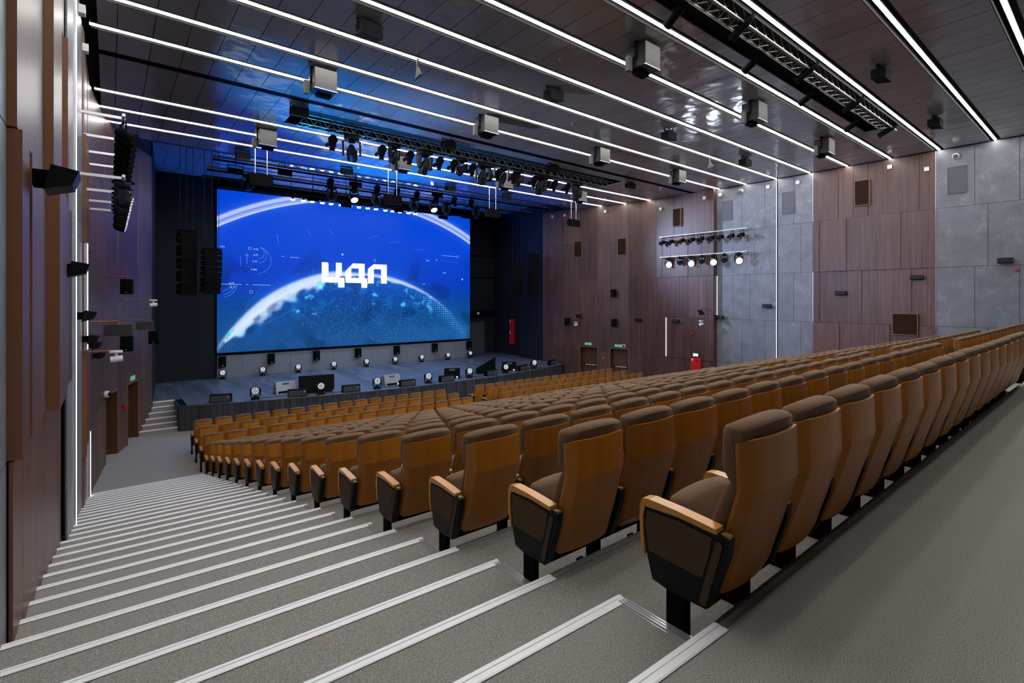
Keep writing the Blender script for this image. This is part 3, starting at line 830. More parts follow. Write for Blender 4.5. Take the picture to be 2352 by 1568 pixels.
for i, (sc, r_, blk, k, n_, x, y, z, jz) in enumerate(seats[:300]):
    lab = 'wooden-backed brown seat, ' + ORD[k + 1] + (' from the left stairs, ' if blk == 0 else ' right of the centre aisle, ') + rowname(r_)
    e_ = empty('auditorium_seat', (x, y, z), seat_rz(r_), lab, 'seat', 'fixed auditorium seats in rows')
    hz = (0, 0, jz * .6)
    add('backrest_shell', e_, hz); add('headrest', e_, hz); add('back_cushion', e_, hz); add('seat_cushion', e_, (0, 0, 0)); add('seat_frame', e_)
    pit = PITCH if blk == 0 else .586
    add_arm(e_, -pit / 2)
    if k == n_ - 1: add_arm(e_, pit / 2)
lo = seat_meshes(True); la_ = arm_meshes(True)
V_, F_, FM_ = [], [], []
for mb, mi in list(zip(lo, (0, 1, 1, 1))) + [(la_[0], 2), (la_[1], 3), (la_[5], 3)]:
    off = (-PITCH / 2, 0, 0) if mi >= 2 else (0, 0, 0); o_ = len(V_)
    V_ += [(v[0] + off[0], v[1], v[2]) for v in mb.v]; F_ += [tuple(i + o_ for i in f) for f in mb.f]; FM_ += [mi] * len(mb.f)
b = MB()
for (sc, r_, blk, k, n_, x, y, z, jz) in seats[300:]:
    o_ = len(b.v); b.v += [(v[0] + x, v[1] + y, v[2] + z) for v in V_]; b.f += [tuple(i + o_ for i in f) for f in F_]; b.fm += FM_
o = b.build('auditorium_seats_far', [M['seatwood'], M['fabric'], M['armwood'], M['blackgloss']], None, True, 'stuff')
tag(o, 'remaining rows of wooden-backed brown seats in the middle and far right', 'seats')

# ================================================================== EQUIPMENT
def spot(loc, to, e, ang, col, rad=.08, blend=.5, parent=None):
    l = bpy.data.lights.new('spot_beam', 'SPOT'); l.energy = e; l.spot_size = R(ang); l.color = col; l.shadow_soft_size = rad; l.spot_blend = blend
    o = bpy.data.objects.new('spot_beam', l); C.objects.link(o); o.location = loc
    o.rotation_euler = (Vector(to) - Vector(loc)).to_track_quat('-Z', 'Y').to_euler(); return o
def orient(o, d):  # local -Y looks along d
    o.rotation_euler = Vector(d).to_track_quat('-Y', 'Z').to_euler()
def moving_head(loc, d, label, group, lit=None, s=1., hang=True, beam=False):
    """base + yoke + head; the head looks along d (world)"""
    e = empty('moving_head_lamp', loc, 0, label, 'stage light', group)
    e.rotation_euler = (0, 0, math.atan2(d[1], d[0]) + math.pi / 2)
    sg = -1 if hang else 1
    MB().rbox((0, 0, sg * .05 * s), (.30 * s, .24 * s, .10 * s), .02, 4).build('base', M['blackgloss'], e, True)
    if hang: MB().box(-.03, .03, -.17, .17, -.01, .04).build('clamp', M['black'], e)
    b = MB(); b.box(-.06 * s, .06 * s, -.06 * s, .06 * s, *sorted((sg * .10 * s, sg * .14 * s)))
    b.build('swivel', M['black'], e)
    for k in (-1, 1):
        b = MB(); b.prism([(-.07 * s, sg * .13 * s), (.07 * s, sg * .13 * s), (.055 * s, sg * .38 * s), (.0, sg * .42 * s), (-.055 * s, sg * .38 * s)], 0, k * .165 * s - .022 * s, k * .165 * s + .022 * s)
        b.build('yoke_arm', M['blackgloss'], e)
    h = empty('lamp_head', (0, 0, sg * .34 * s)); h.parent = e
    el = math.atan2(d[2], math.hypot(d[0], d[1])); h.rotation_euler = (-el, 0, 0)
    L = .19 if beam else .12; rr = .105 if beam else .135
    b = MB(); prof = [(-L, rr), (-L + .03, rr + .008), (.02, rr + .006), (.09, rr * .8), (L * .8 + .03, rr * .45)]
    for (ya, ra), (yb, rb) in zip(prof, prof[1:]): b.tube((0, ya * s, 0), (0, yb * s, 0), ra * s, 16, rb * s, cap=(yb == prof[-1][0]))
    b.build('lamp_housing', M['blackgloss'], h, True)
    b = MB()
    if lit is None:
        b.disc((0, (-L + .004) * s, 0), (0, -1, 0), rr * .92 * s, 16); b.build('lens', M['navy'], h)
    elif lit == 'full':
        b.disc((0, (-L - .006) * s, 0), (0, -1, 0), rr * 1.02 * s, 20); b.build('lens', M['lampblue'], h)
    else:
        b.disc((0, (-L + .004) * s, 0), (0, -1, 0), rr * .95 * s, 16); b.build('lens', M['black'], h)
        b = MB(); pts = [(0, 0)] + [(.062 * math.cos(R(60 * k)), .062 * math.sin(R(60 * k))) for k in range(6)] + [(.108 * math.cos(R(30 * k + 15)), .108 * math.sin(R(30 * k + 15))) for k in range(12)]
        for (x, z) in pts: b.disc((x * s * rr / .135, (-L - .004) * s, z * s * rr / .135), (0, -1, 0), .017 * s, 6)
        b.build('led_cells', lit, h, kind='stuff')
    return e
def clamp(parent, z0, z1, dx=0):
    b = MB().box(dx - .02, dx + .02, -.03, .03, min(z0, z1), max(z0, z1)); b.tube((dx - .03, 0, max(z0, z1)), (dx + .03, 0, max(z0, z1)), .038, 10); return b.build('clamp', M['black'], parent)
def par(loc, d, label, group, s=1., cat='stage light', name='stage_lantern', drop=.22, slim=False):
    """lantern in a yoke hanging from loc"""
    e = empty(name, loc, math.atan2(d[1], d[0]) + math.pi / 2, label, cat, group)
    r_ = (.07 if slim else .10) * s; L = (.26 if slim else .14) * s
    b = MB(); 
    for k in (-1, 1): b.box(k * (r_ + .02) - .004, k * (r_ + .02) + .004, -.014, .014, -drop - .03, -.05)
    b.box(-r_ - .024, r_ + .024, -.014, .014, -.06, -.048); b.box(-.012, .012, -.012, .012, -.05, .0)
    b.build('yoke', M['black'], e)
    h = empty('lantern_head', (0, 0, -drop)); h.parent = e; h.rotation_euler = (-math.atan2(d[2], math.hypot(d[0], d[1])), 0, 0)
    b = MB()
    prof = [(-L, r_ * 1.08), (-L * .8, r_), (L * .35, r_), (L * .8, r_ * .8), (L, r_ * .45)]
    for (ya, ra), (yb, rb) in zip(prof, prof[1:]): b.tube((0, ya, 0), (0, yb, 0), ra, 12, rb, cap=(yb == prof[-1][0]))
    for k in range(3): b.tube((0, L * (.0 + .22 * k), 0), (0, L * (.06 + .22 * k), 0), r_ * 1.1, 12)
    b.build('lantern_housing', M['black'], h, True)
    MB().disc((0, -L * .9, 0), (0, -1, 0), r_ * .95, 12).build('lens', M['navy'], h)
    if not slim:
        b = MB()
        for a in range(4):
            ca, sa = math.cos(R(90 * a)), math.sin(R(90 * a))
            b.add([((-.8 * sa + 1 * ca) * r_, -L, (.8 * ca + 1 * sa) * r_), ((.8 * sa + 1 * ca) * r_, -L, (-.8 * ca + 1 * sa) * r_), ((.7 * sa + 1.45 * ca) * r_, -L * 1.5, (-.7 * ca + 1.45 * sa) * r_), ((-.7 * sa + 1.45 * ca) * r_, -L * 1.5, (.7 * ca + 1.45 * sa) * r_)], [(0, 1, 2, 3)])
        b.build('barn_doors', M['black'], h)
    return e

# --- stage lights standing along the back wall and the front edge
for i, x in enumerate([4.51, 6.38, 8.18, 10.13, 12.08, 13.92, 15.75, 17.69, 19.45]):
    y = 29.25 - .031 * (x - 4.3)
    moving_head((x, y, SZ), (-.15, -1, .25), 'small lit moving head on the stage floor under the screen, ' + ORD[i + 1] + ' from the left', 'lit stage lights in front of the screen wall', M['lampw'], .92, False)
for i, (x, y) in enumerate([(4.67, 22.6), (7.12, 22.0), (9.57, 21.75), (12.11, 21.55), (14.61, 21.68), (17.0, 21.68), (19.42, 21.9)]):
    y = max(y, stageY(x) + .3)
    moving_head((x, y, SZ), (-.3, -1, .1), 'lit moving head at the front edge of the stage, ' + ORD[i + 1] + ' from the left', 'lit stage lights along the stage edge', M['lampw'], 1.05, False)
    b = MB(); b.path([(x + .15, y, SZ + .012), (x + .4, y + .08, SZ + .012), (x + .7, y - .06, SZ + .012), (x + 1.1, max(y - .05, stageY(x + 1.1) + .2), SZ + .012)], .012)
    tag(b.build('cable', M['cable']), 'thin black cable lying right of the ' + ORD[i + 1] + ' lit head on the stage edge', 'cable', 'cables along the stage edge')
# side speakers lying at the stage edge
for i, x in enumerate([3.48, 6.2, 8.35, 10.95, 13.05, 15.9, 18.45, 21.4]):
    y = stageY(x) + .32
    e = empty('front_fill_speaker', (x, y, SZ), math.atan(2 * (x - 12) / 60 - .035), 'low black speaker lying on the stage edge, ' + ORD[i + 1] + ' from the left', 'speaker', 'low speakers along the stage edge')
    b = MB(); b.prism([(-.13, 0), (.13, 0), (.10, .30), (-.13, .30)], 0, -.38, .38); b.build('cabinet', M['black'], e)
    MB().box(-.35, .35, -.145, -.13, .03, .27).build('grille', mat('speaker_mesh', (.05, .055, .065), .5), e)
    MB().box(.25, .29, -.15, -.144, .18, .22).build('badge', M['white'], e)
def wedge(x, y, rz, m_, label):
    e = empty('stage_monitor', (x, y, SZ), rz, label, 'speaker', 'wedge monitors on the stage')
    b = MB(); b.prism([(-.30, 0), (.30, 0), (.30, .20), (.05, .48), (-.12, .48)], 0, -.40, .40); b.build('cabinet', m_, e)
    MB().box(-.34, .34, -.312, -.30, .03, .12).build('connector_panel', M['blackgloss'], e)
    MB().box(.2, .28, -.32, -.31, .04, .09).build('indicator', M['lampw'], e)
    b = MB(); b.add([(-.14, -.236 + .06, .38), (.14, -.236 + .06, .38), (.14, -.20 + .06, .45), (-.14, -.20 + .06, .45)], [(0, 1, 2, 3)]); b.build('logo_plate', M['greybox'], e)
wedge(6.0, 23.4, 0, mat('pale_wedge', (.28, .3, .33), .35), 'pale grey wedge monitor near the left stage edge')
wedge(10.5, 22.3, 0, mat('pale_wedge2', (.24, .26, .29), .35), 'pale grey wedge monitor left of centre at the stage edge')
wedge(13.95, 22.3, -.5, M['black'], 'black wedge monitor at the stage edge, right of centre')
wedge(17.9, 22.45, -.6, M['black'], 'black wedge monitor at the right part of the stage edge')
def floor_screen(p0, p1, lean, label):
    d = Vector((p1[0] - p0[0], p1[1] - p0[1])); L = d.length
    e = empty('floor_display', (p0[0], p0[1], SZ), math.atan2(d.y, d.x), label, 'display')
    b = MB(); b.prism([(-.02, .06), (.03, .06), (.03 + lean, .74), (-.02 + lean, .74)], 0, 0, L); b.build('display_panel', M['blackgloss'], e)
    MB().box(.1, L - .1, -.15, .25, 0, .06).build('base', M['black'], e)
floor_screen((6.4, 22.75), (7.85, 22.45), .05, 'large flat black display standing on the stage, left of centre')
e = empty('floor_display', (15.6, 22.45, SZ), .12, 'slanting black display standing on the stage, right of centre', 'display')
MB().prism([(0, .05), (1.45, .05), (1.45, .80), (0, .30)], 1, 0, .05).build('display_panel', M['blackgloss'], e)
MB().box(.1, 1.3, -.15, .25, 0, .05).build('base', M['black'], e)
# speakers under the screen
for i, x in enumerate([4.55, 6.88, 9.27, 11.7, 14.2, 16.9, 19.6]):
    y = 29.77 - .031 * (x - 4.33)
    e = empty('wall_speaker', (x, y, -1.88), sang, 'black box speaker under the LED screen, ' + ORD[i + 1] + ' from the left', 'speaker', 'box speakers on the wall under the screen')
    MB().rbox((0, -.22, 0), (.32, .28, .54), .02, 4).build('cabinet', M['black'], e, True)
    MB().box(-.06, .06, -.09, 0.0, -.2, .1).build('bracket', M['black'], e)
    MB().box(-.04, .04, -.37, -.358, -.2, -.17).build('badge', M['alu'], e)

# --- ceiling loudspeakers
def ceiling_box(x, y, label, group, s=1., grey=True):
    e = empty('ceiling_loudspeaker', (x, y, CZ), 0, label, 'loudspeaker', group)
    if grey:
        MB().box(-.27, .27, -.20, .26, -.56, -.06).build('cabinet', M['blackgloss'], e)
        MB().box(-.26, .26, -.214, -.20, -.55, -.07).build('front_grille', M['greybox'], e)
        MB().box(-.275, .275, -.216, -.19, -.565, -.55).build('trim', M['alu'], e)
        b = MB().box(-.30, -.27, .0, .05, -.40, .03).box(-.3, .3, .0, .05, -.035, .0).box(.27, .30, .0, .05, -.40, .03); b.build('bracket', M['black'], e)
        MB().box(-.40, -.28, .12, .22, -.62, -.30).build('side_unit', M['greybox'], e)
        MB().box(-.12, .22, .05, .24, -.62, -.56).build('lower_unit', M['black'], e)
    else:
        b = MB(); b.prism([(-.16, -.36), (.14, -.30), (.14, -.10), (-.16, -.10)], 0, -.23, .23); b.build('cabinet', M['black'], e)
        b = MB()
        for k in (-1, 1): b.box(k * .24 - .01, k * .24 + .01, -.02, .02, -.25, .0)
        b.box(-.25, .25, -.02, .02, -.03, -.015); b.build('bracket', M['black'], e)
GR = 'grey-fronted loudspeakers under the ceiling'
XL = ['far left', 'second from the left', 'second from the right', 'far right']
for i, x in enumerate([4.05, 9.0, 14.2, 19.25]): ceiling_box(x, 12.35, 'grey-fronted loudspeaker hanging by the strip next to the black track, ' + XL[i], GR)
for i, x in enumerate([4.05, 8.98, 14.1, 19.05]): ceiling_box(x, 17.95, 'grey-fronted loudspeaker hanging near the stage end of the ceiling, ' + XL[i], GR)
for i, x in enumerate([9.15, 14.3, 19.45]): ceiling_box(x, 6.7, 'grey-fronted loudspeaker in the nearest ceiling row, ' + ['left', 'middle', 'right'][i], GR)
GR = 'small black loudspeakers under the ceiling'
for i, x in enumerate([4.05, 9.15, 14.4, 19.6]): ceiling_box(x, 9.6, 'small black loudspeaker between two light strips, middle ceiling row, ' + XL[i], GR, grey=False)
for i, x in enumerate([14.45, 19.75]): ceiling_box(x, 3.78, 'small black loudspeaker in the nearest ceiling row, ' + ['left', 'right'][i], GR, grey=False)
for i, x in enumerate([4.25, 9.25, 14.3, 19.4]): ceiling_box(x, 15.05, 'small black loudspeaker beside the front truss, ' + XL[i], GR, grey=False)
for i, x in enumerate([3.9, 7.85, 13.0, 16.5]): ceiling_box(x, 20.95 if i else 21.0, 'small black loudspeaker at the stage end of the ceiling, ' + XL[i], GR, grey=False)
for i, (x, zb) in enumerate([(4.32, 5.95), (9.5, 5.85), (14.88, 5.85), (20.65, 5.9)]):
    e = empty('rod_hung_speaker', (x, 20.0, CZ), 0, 'dark loudspeaker hanging on two thin rods, ' + XL[i], 'loudspeaker', 'loudspeakers on long rods')
    for k in (-1, 1): MB().tube((k * .2, 0, zb - CZ), (k * .2, 0, 0), .014, 6).build('rod', M['alu'], e)
    b = MB(); b.prism([(-.2, zb - CZ - .42), (.12, zb - CZ - .38), (.2, zb - CZ - .1), (.1, zb - CZ), (-.18, zb - CZ - .06)], 0, -.36, .36); b.build('cabinet', M['black'], e)
    MB().box(-.37, .37, -.02, .02, zb - CZ - .02, zb - CZ + .02).build('bracket', M['black'], e)

# --- trusses
def truss(x0, x1, y, z, s, label, step=.42, m_=None):
    e = empty('lighting_truss', (x0, y, z), 0, label, 'truss', 'aluminium lighting trusses')
    m_ = m_ or M['steel']; L = x1 - x0; h = s / 2
    for a in (-1, 1):
        for c in (-1, 1): MB().tube((0, a * h, c * h), (L, a * h, c * h), .024, 8).build('chord', m_, e, True)
    n_ = int(L / step); b = MB()
    for k in range(n_):
        xa, xm, xb = k * step, (k + .5) * step, (k + 1) * step
        for a in (-1, 1):
            b.tube((xa, a * h, -h), (xm, a * h, h), .010, 5).tube((xm, a * h, h), (xb, a * h, -h), .010, 5)
        b.tube((xa, -h, -h), (xm, h, -h), .010, 5).tube((xm, h, -h), (xb, -h, -h), .010, 5)
    b.build('braces', m_, e, kind='stuff')
    for k in (.6, L / 2, L - .6): MB().tube((k, -h, h), (k, -h, 7.325 - z), .012, 6).build('hanger', M['black'], e)
    return e
truss(6.6, 20.1, 4.98, 7.08, .30, 'aluminium truss in the dark ceiling slot, nearest the camera')
truss(4.5, 19.1, 16.0, 6.92, .30, 'aluminium truss under the ceiling in front of the stage')
MB_ = MB().box(6.5, 20.3, 4.68, 5.6, 7.30, 7.33); struct(MB_.build('trim_4', M['void']))
for i, (x, y, z, d) in enumerate([(8.4, 5.42, 6.95, (.2, 1, -.5)), (9.9, 4.9, 6.98, (.2, 1, -.5)), (11.5, 5.42, 6.95, (.2, 1, -.5)), (13.1, 4.9, 6.98, (.1, 1, -.5)), (14.65, 5.42, 6.95, (.1, 1, -.5)), (16.3, 4.9, 6.98, (.1, 1, -.5)), (18.1, 5.42, 6.95, (.0, 1, -.5)), (19.7, 4.95, 6.98, (.0, 1, -.5)), (7.2, 4.9, 6.98, (.2, 1, -.5))]):
    par((x, y, z + .05), d, 'slim black profile spotlight on the nearest truss, ' + (ORD[(i + 1) % 9 + 1]) + ' from the left', 'spotlights on the nearest truss', 1.15, drop=.14, slim=True)
BIG = [6.17, 7.66, 8.85, 10.45, 11.4, 11.75, 12.45, 13.25, 14.4, 14.8, 16.75]
for i, x in enumerate(BIG):
    e = moving_head((x, 16.0, 6.74), (rnd.uniform(-.5, .6), 1, -1.6 if i % 3 else -.6), 'large black moving head hanging from the front truss, ' + ORD[i + 1] + ' from the left', 'moving heads on the front truss', None, 1.6 if i in (0, 2, 4, 8, 10) else 1.25, True, True)
SM = [5.5, 7.16, 8.2, 9.4, 10.0, 10.85, 12.1, 12.9, 14.0, 15.2, 16.0]
for i, x in enumerate(SM):
    par((x, 15.86, 6.765), (.1, 1, -.8), 'small round lantern hanging from the front truss, ' + ORD[i + 1] + ' from the left', 'small lanterns on the front truss', 1.25, drop=.34)
# --- stage pipes
for i, (y, z, r_) in enumerate([(23.0, 7.1, .05), (24.5, 6.98, .05), (26.0, 6.9, .035)]):
    e = empty('stage_lighting_bar', (3.2, y, z), 0, ORD[i + 1] + ' black lighting bar over the stage, counted from the seats', 'lighting bar', 'lighting bars over the stage')
    b = MB().tube((0, 0, 0), (18.2, 0, 0), r_, 8); b.build('pipe', M['steel'] if i < 2 else M['black'], e, True)
    if i < 2:
        MB().tube((0, .0, .16), (18.2, 0, .16), .03, 8).build('pipe', M['steel'], e, True)
        b = MB()
        for k in range(60): b.tube((k * .3, 0, 0), (k * .3 + .15, 0, .16), .008, 4).tube((k * .3 + .15, 0, .16), (k * .3 + .3, 0, 0), .008, 4)
        b.build('braces', M['steel'], e, kind='stuff')
        MB().box(0, 18.2, -.03, .03, -.16, -.09).build('cable_duct', M['black'], e)
    b = MB()
    for k in range(5): b.tube((1.5 + 3.8 * k, 0, 0), (1.5 + 3.8 * k, 0, 7.62 - z), .005, 4)
    b.build('suspension_wires', M['black'], e, kind='stuff')
for i, x in enumerate([7.85, 9.0, 10.1, 11.15, 12.25, 13.4, 14.5, 15.6]):
    par((x, 22.95, 6.95), (0, .5, -1), 'black lantern hanging from the first bar over the stage, ' + ORD[i + 1] + ' from the left', 'lanterns on the first stage bar', 1.35, drop=.24)
for i, x in enumerate([4.75, 8.45, 10.75, 12.9, 14.95, 17.0]):
    moving_head((x, 24.5, 6.85), (.0, -.15, -1), 'black moving head hanging from the second bar over the stage, ' + ORD[i + 1] + ' from the left', 'moving heads on the second stage bar', None, 1.3, True, True)
for i, x in enumerate([9.55, 14.1]):
    e = moving_head((x, 24.5, 6.85), (.0, -.75, -1), 'lit round stage lamp hanging over the stage, ' + ['left', 'right'][i], 'lit round lamps over the stage', 'full', 1.2, True)
FL = [(4.0, 22.95, 6.75), (5.5, 24.45, 6.55), (5.9, 22.95, 6.95), (8.0, 25.95, 6.55), (9.7, 25.95, 6.45), (9.0, 22.9, 6.9), (11.3, 24.45, 6.6), (13.4, 22.9, 6.95), (12.7, 25.95, 6.5), (15.6, 25.95, 6.4), (17.2, 25.95, 6.6), (18.3, 24.45, 6.6)]
for i, (x, y, z) in enumerate(FL):
    e = empty('flood_lamp', (x, y, z), 0, 'rectangular black flood lamp over the stage, ' + ORD[i + 1] + ' from the left', 'stage light', 'flood lamps over the stage')
    b = MB(); b.prism([(-.10, -.26), (.10, -.20), (.10, -.04), (-.10, -.04)], 0, -.27, .27); b.build('housing', M['black'], e)
    b = MB()
    for k in (-1, 1): b.box(k * .285 - .01, k * .285 + .01, -.012, .012, -.15, .1)
    b.box(-.29, .29, -.012, .012, .09, .11); b.box(-.015, .015, -.012, .012, .1, 7.62 - z - .01 if y > 22 else .3); b.build('yoke', M['black'], e)
e = empty('downlight_bar', (7.0, 28.0, 6.78), 0, 'black bar carrying a row of lit downlights above the screen', 'lighting bar')
MB().box(0, 10.4, -.04, .04, 0, .08).build('rail', M['black'], e)
for k in (.5, 5.2, 9.9): MB().tube((k, 0, .08), (k, 0, .84), .012, 6).build('hanger', M['black'], e)
DL = [7.58, 8.13, 8.59, 9.14, 9.62, 10.16, 10.69, 11.21, 11.74, 12.25, 12.84, 13.3, 13.79, 14.36, 14.84]
for i, x in enumerate(DL):
    e = empty('downlight', (x, 28.0, 6.78), 0, 'small lit white downlight in the row above the screen, ' + ORD[i + 1] + ' from the left', 'stage light', 'lit downlights above the screen')
    MB().tube((0, 0, -.10), (0, 0, 0), .085, 12, .05).build('can', M['black'], e, True)
    MB().tube((0, 0, -.15), (0, 0, -.10), .105, 12).build('lens', M['lampblue'], e)
# --- line arrays
def array(x, y, ztop, n_, h, w_, dpt, curve, rz, label, tilt=0.):
    e = empty('line_array_speaker', (x, y, ztop), rz, label, 'loudspeaker', 'black line arrays beside the stage')
    yy = 0; z = 0; a = 0
    MB().box(-w_ / 2, w_ / 2, -dpt * .4, dpt * .4, .0, .05).build('rigging_frame', M['black'], e)
    cz, cy = -.02, 0.
    for k in range(n_):
        c_ = empty('speaker_cabinet', (0, cy, cz)); c_.parent = e; c_.rotation_euler = (a, 0, 0)
        MB().prism([(-dpt / 2, -h + .008), (dpt / 2, -h * .85), (dpt / 2, -h * .15), (-dpt / 2, -.008)], 0, -w_ / 2, w_ / 2).build('cabinet', M['black'], c_)
        MB().box(-w_ / 2 - .004, -w_ / 2, -dpt * .1, -dpt * .06, -h * .6, -h * .5).box(w_ / 2, w_ / 2 + .004, -dpt * .1, -dpt * .06, -h * .6, -h * .5).build('pin', M['alu'], c_, kind='stuff')
        cz -= h * math.cos(a); cy += h * math.sin(a); a += curve
    b = MB()
    for k in (-1, 0, 1): b.tube((k * w_ * .42, 0, .05), (k * w_ * .42, 0, 7.6 - ztop), .010, 5)
    b.build('hanging_chains', M['navy'], e, kind='stuff')
array(3.15, 22.9, 3.35, 8, .215, .62, .42, .028, .25, 'black curved line array hanging left of the screen')
array(2.35, 23.3, 4.05, 5, .50, .55, .5, 0, .25, 'straight black speaker column hanging behind the left line array')
array(20.0, 24.3, 3.55, 8, .25, .62, .42, .028, -.45, 'black curved line array hanging right of the screen')
array(21.4, 24.3, 4.2, 5, .52, .55, .5, 0, -.45, 'straight black speaker column hanging behind the right line array')

# --- side lighting bars with lamps
def side_bar(X, out, z, side, top):
    e = empty('wall_lighting_bar', (X, 11.6, z), 0, ('upper' if top else 'lower') + ' steel lighting bar on the ' + side + ' wall', 'lighting bar', 'lighting bars on the side walls')
    MB().tube((0, 0, 0), (0, 4.95, 0), .028, 10).build('pipe', M['alu'], e, True)
    n_ = (0.25, 1.9, 3.4, 4.8)
    W_ = -out * (.5 if out < 0 else .62)
    for yy in n_: MB().box(*sorted((W_, .03 * out)), yy - .02, yy + .02, -.025, .025).build('wall_arm', M['alu'], e)
    return e
for side, X, out in (('right', 23.92, -1), ('left', .20, 1)):
    side_bar(X, out, 4.80, side, True); side_bar(X, out, 3.68, side, False)
    ys = [16.3, 15.75, 15.1, 14.5, 13.95, 13.4, 12.9, 12.35, 11.85]
    for i, y in enumerate(ys):
        par((X, y, 4.76), (out * 1.0, .35, -.45), 'black lantern on the upper bar of the ' + side + ' wall, ' + ORD[i + 1] + ' from the stage end', 'lanterns on the upper ' + side + ' wall bar', .95, drop=.26)
    hs = [(15.95, 1), (15.25, 0), (14.6, 1), (13.98, 0), (13.36, 1), (12.75, 0), (12.03, 1)]
    for i, (y, li) in enumerate(hs):
        dd = (-.72 if side == 'right' else 1.0, -.62 if side == 'right' else -.1, -.25) if li else (out * .8, -.3, -.6)
        lit = ('full' if side == 'right' else M['lampw']) if li else None
        moving_head((X, y, 3.62), dd, ('bright lit' if li else 'unlit') + ' moving head, lower bar, ' + side + ' wall, ' + ORD[i + 1] + ' from the stage end', 'moving heads on the lower ' + side + ' wall bar', lit, 1.05 if li else .85, True)
# --- black wall washers
for i, (x, y, z, s) in enumerate([(24.4, 2.74, 2.77, 1), (24.4, 5.19, 2.26, 1), (24.4, 7.77, 1.67, 1), (24.4, 10.82, 1.08, 1), (24.4, 13.2, .49, 1), (24.1, 15.54, .2, 1), (23.93, 17.9, .19, 1),
                                  (-.46, 2.74, 2.9, -1), (-.46, 5.19, 2.35, -1), (-.46, 7.77, 1.78, -1), (-.44, 10.8, 1.15, -1), (-.44, 13.3, .61, -1), (-.42, 15.6, .31, -1), (-.36, 17.6, -.12, -1)]):
    e = empty('surround_speaker', (x - (.03 if s > 0 else -.03), y, z), 0, 'small black box speaker on the ' + ('right' if s > 0 else 'left') + ' wall, ' + ORD[(i % 7) + 1] + ' one counted from the back', 'speaker', 'small black speakers on the side walls')
    b = MB()
    if s > 0: b.prism([(-.20, -.10), (-.05, -.13), (-.05, .03), (-.17, .06)], 1, -.20, .20)
    else: b.prism([(.05, -.10), (.21, -.05), (.25, .06), (.09, .09)], 1, -.17, .17)
    b.build('cabinet', M['blackgloss'], e)
    MB().box(*((-.06, .02) if s > 0 else (-.02, .08)), -.07, .07, -.06, .06).build('bracket', M['black'], e)
# --- other wall items
def wallbox(name, label, cat, group, loc, rz, parts):
    e = empty(name, loc, rz, label, cat, group)
    for nm, bx, mm in parts: MB().box(*bx).build(nm, mm, e)
    return e
SR = math.atan2(7.46, -1.9)     # direction of the slanting right wall
def rx(y):                      # x on right wall at y
    for p, q in zip(rpts, rpts[1:]):
        if p[1] <= y <= q[1] and q[1] > p[1]: return lerp(p[0], q[0], (y - p[1]) / (q[1] - p[1]))
for i, y in enumerate([4.9, 6.06, 9.49, 10.81, 13.18, 13.93, 16.53, 19.93, 22.52]):
    z = [6.36, 6.68, 6.68, 6.7, 6.71, 6.63, 6.41, 6.65, 6.65][i]
    wallbox('white_wall_device', 'small square white device high on the right wall, ' + ORD[i + 1] + ' from the back', 'device', 'small white devices high on the right wall', (rx(y) - .08, y, z), 0, [('plate', (-.03, 0, -.075, .075, -.075, .075), M['white'])])
for i, (y, z) in enumerate([(4.06, 6.67), (12.11, 6.71), (23.5, 6.68)]):
    e = empty('wall_camera', (rx(y) - .03, y, z), 0, 'white dome camera high on the right wall, ' + ['above the near grille', 'on the grey stone in the middle', 'beside the stage opening'][i], 'camera', 'white cameras high on the right wall')
    MB().tube((0, 0, 0), (-.10, 0, 0), .11, 16, .10).build('housing', M['white'], e, True)
    MB().rbox((-.12, 0, -.02), (.1, .14, .14), .06, 5).build('dome', M['greybox'], e, True)
def grille(y0, y1, z0, z1, wood, label, x=None):
    x = x if x is not None else 24.40
    e = empty('vent_grille', (x, (y0 + y1) / 2, z0), 0, label, 'grille', 'rectangular grilles in the right wall')
    w_ = abs(y1 - y0) / 2; h = z1 - z0; f = M['edgewood'] if wood else M['greybox']; t = -.12 if wood else -.02
    b = MB(); b.box(t - .012, 0, -w_ - .02, -w_, -.02, h + .02).box(t - .012, 0, w_, w_ + .02, -.02, h + .02).box(t - .012, 0, -w_, w_, -.02, 0).box(t - .012, 0, -w_, w_, h, h + .02)
    b.build('frame', f, e)
    MB().box(t, 0, -w_, w_, 0, h).build('mesh_panel', M['brgrille'] if wood else M['grille'], e)
grille(3.78, 4.28, 5.32, 6.28, False, 'tall grey grille in the nearest grey stone bay, right wall')
grille(9.67, 10.16, 5.33, 6.30, False, 'tall grey grille right of the full-height light strip')
grille(12.61, 13.09, 5.38, 6.33, False, 'tall grey grille left of the full-height light strip')
grille(6.75, 7.25, 5.29, 6.30, True, 'tall brown-framed grille high in the wooden bay, right wall')
grille(5.18, 5.95, .0, .80, True, 'wide brown grille low in the wooden bay above the seats')
grille(15.29, 15.74, 5.34, 6.28, True, 'tall brown grille in the wooden wall beside the light bars', 24.14)
for i, (ya, yb, za, zb) in enumerate([(21.48, 21.93, 3.99, 4.95), (18.77, 19.22, 3.99, 4.96)]):
    y = (ya + yb) / 2; x = rx(y)
    e = empty('vent_grille', (x, y, za), R(17.5), 'brown grille in the front wooden wall, ' + ['nearer the stage', 'nearer the light bars'][i], 'grille', 'rectangular grilles in the right wall')
    MB().box(-.03, 0, -.25, .25, 0, zb - za).build('mesh_panel', M['brgrille'], e)
    MB().box(-.036, 0, -.27, -.25, -.02, .98).box(-.036, 0, .25, .27, -.02, .98).box(-.036, 0, -.25, .25, .96, .98).box(-.036, 0, -.25, .25, -.02, 0).build('frame', M['edgewood'], e)
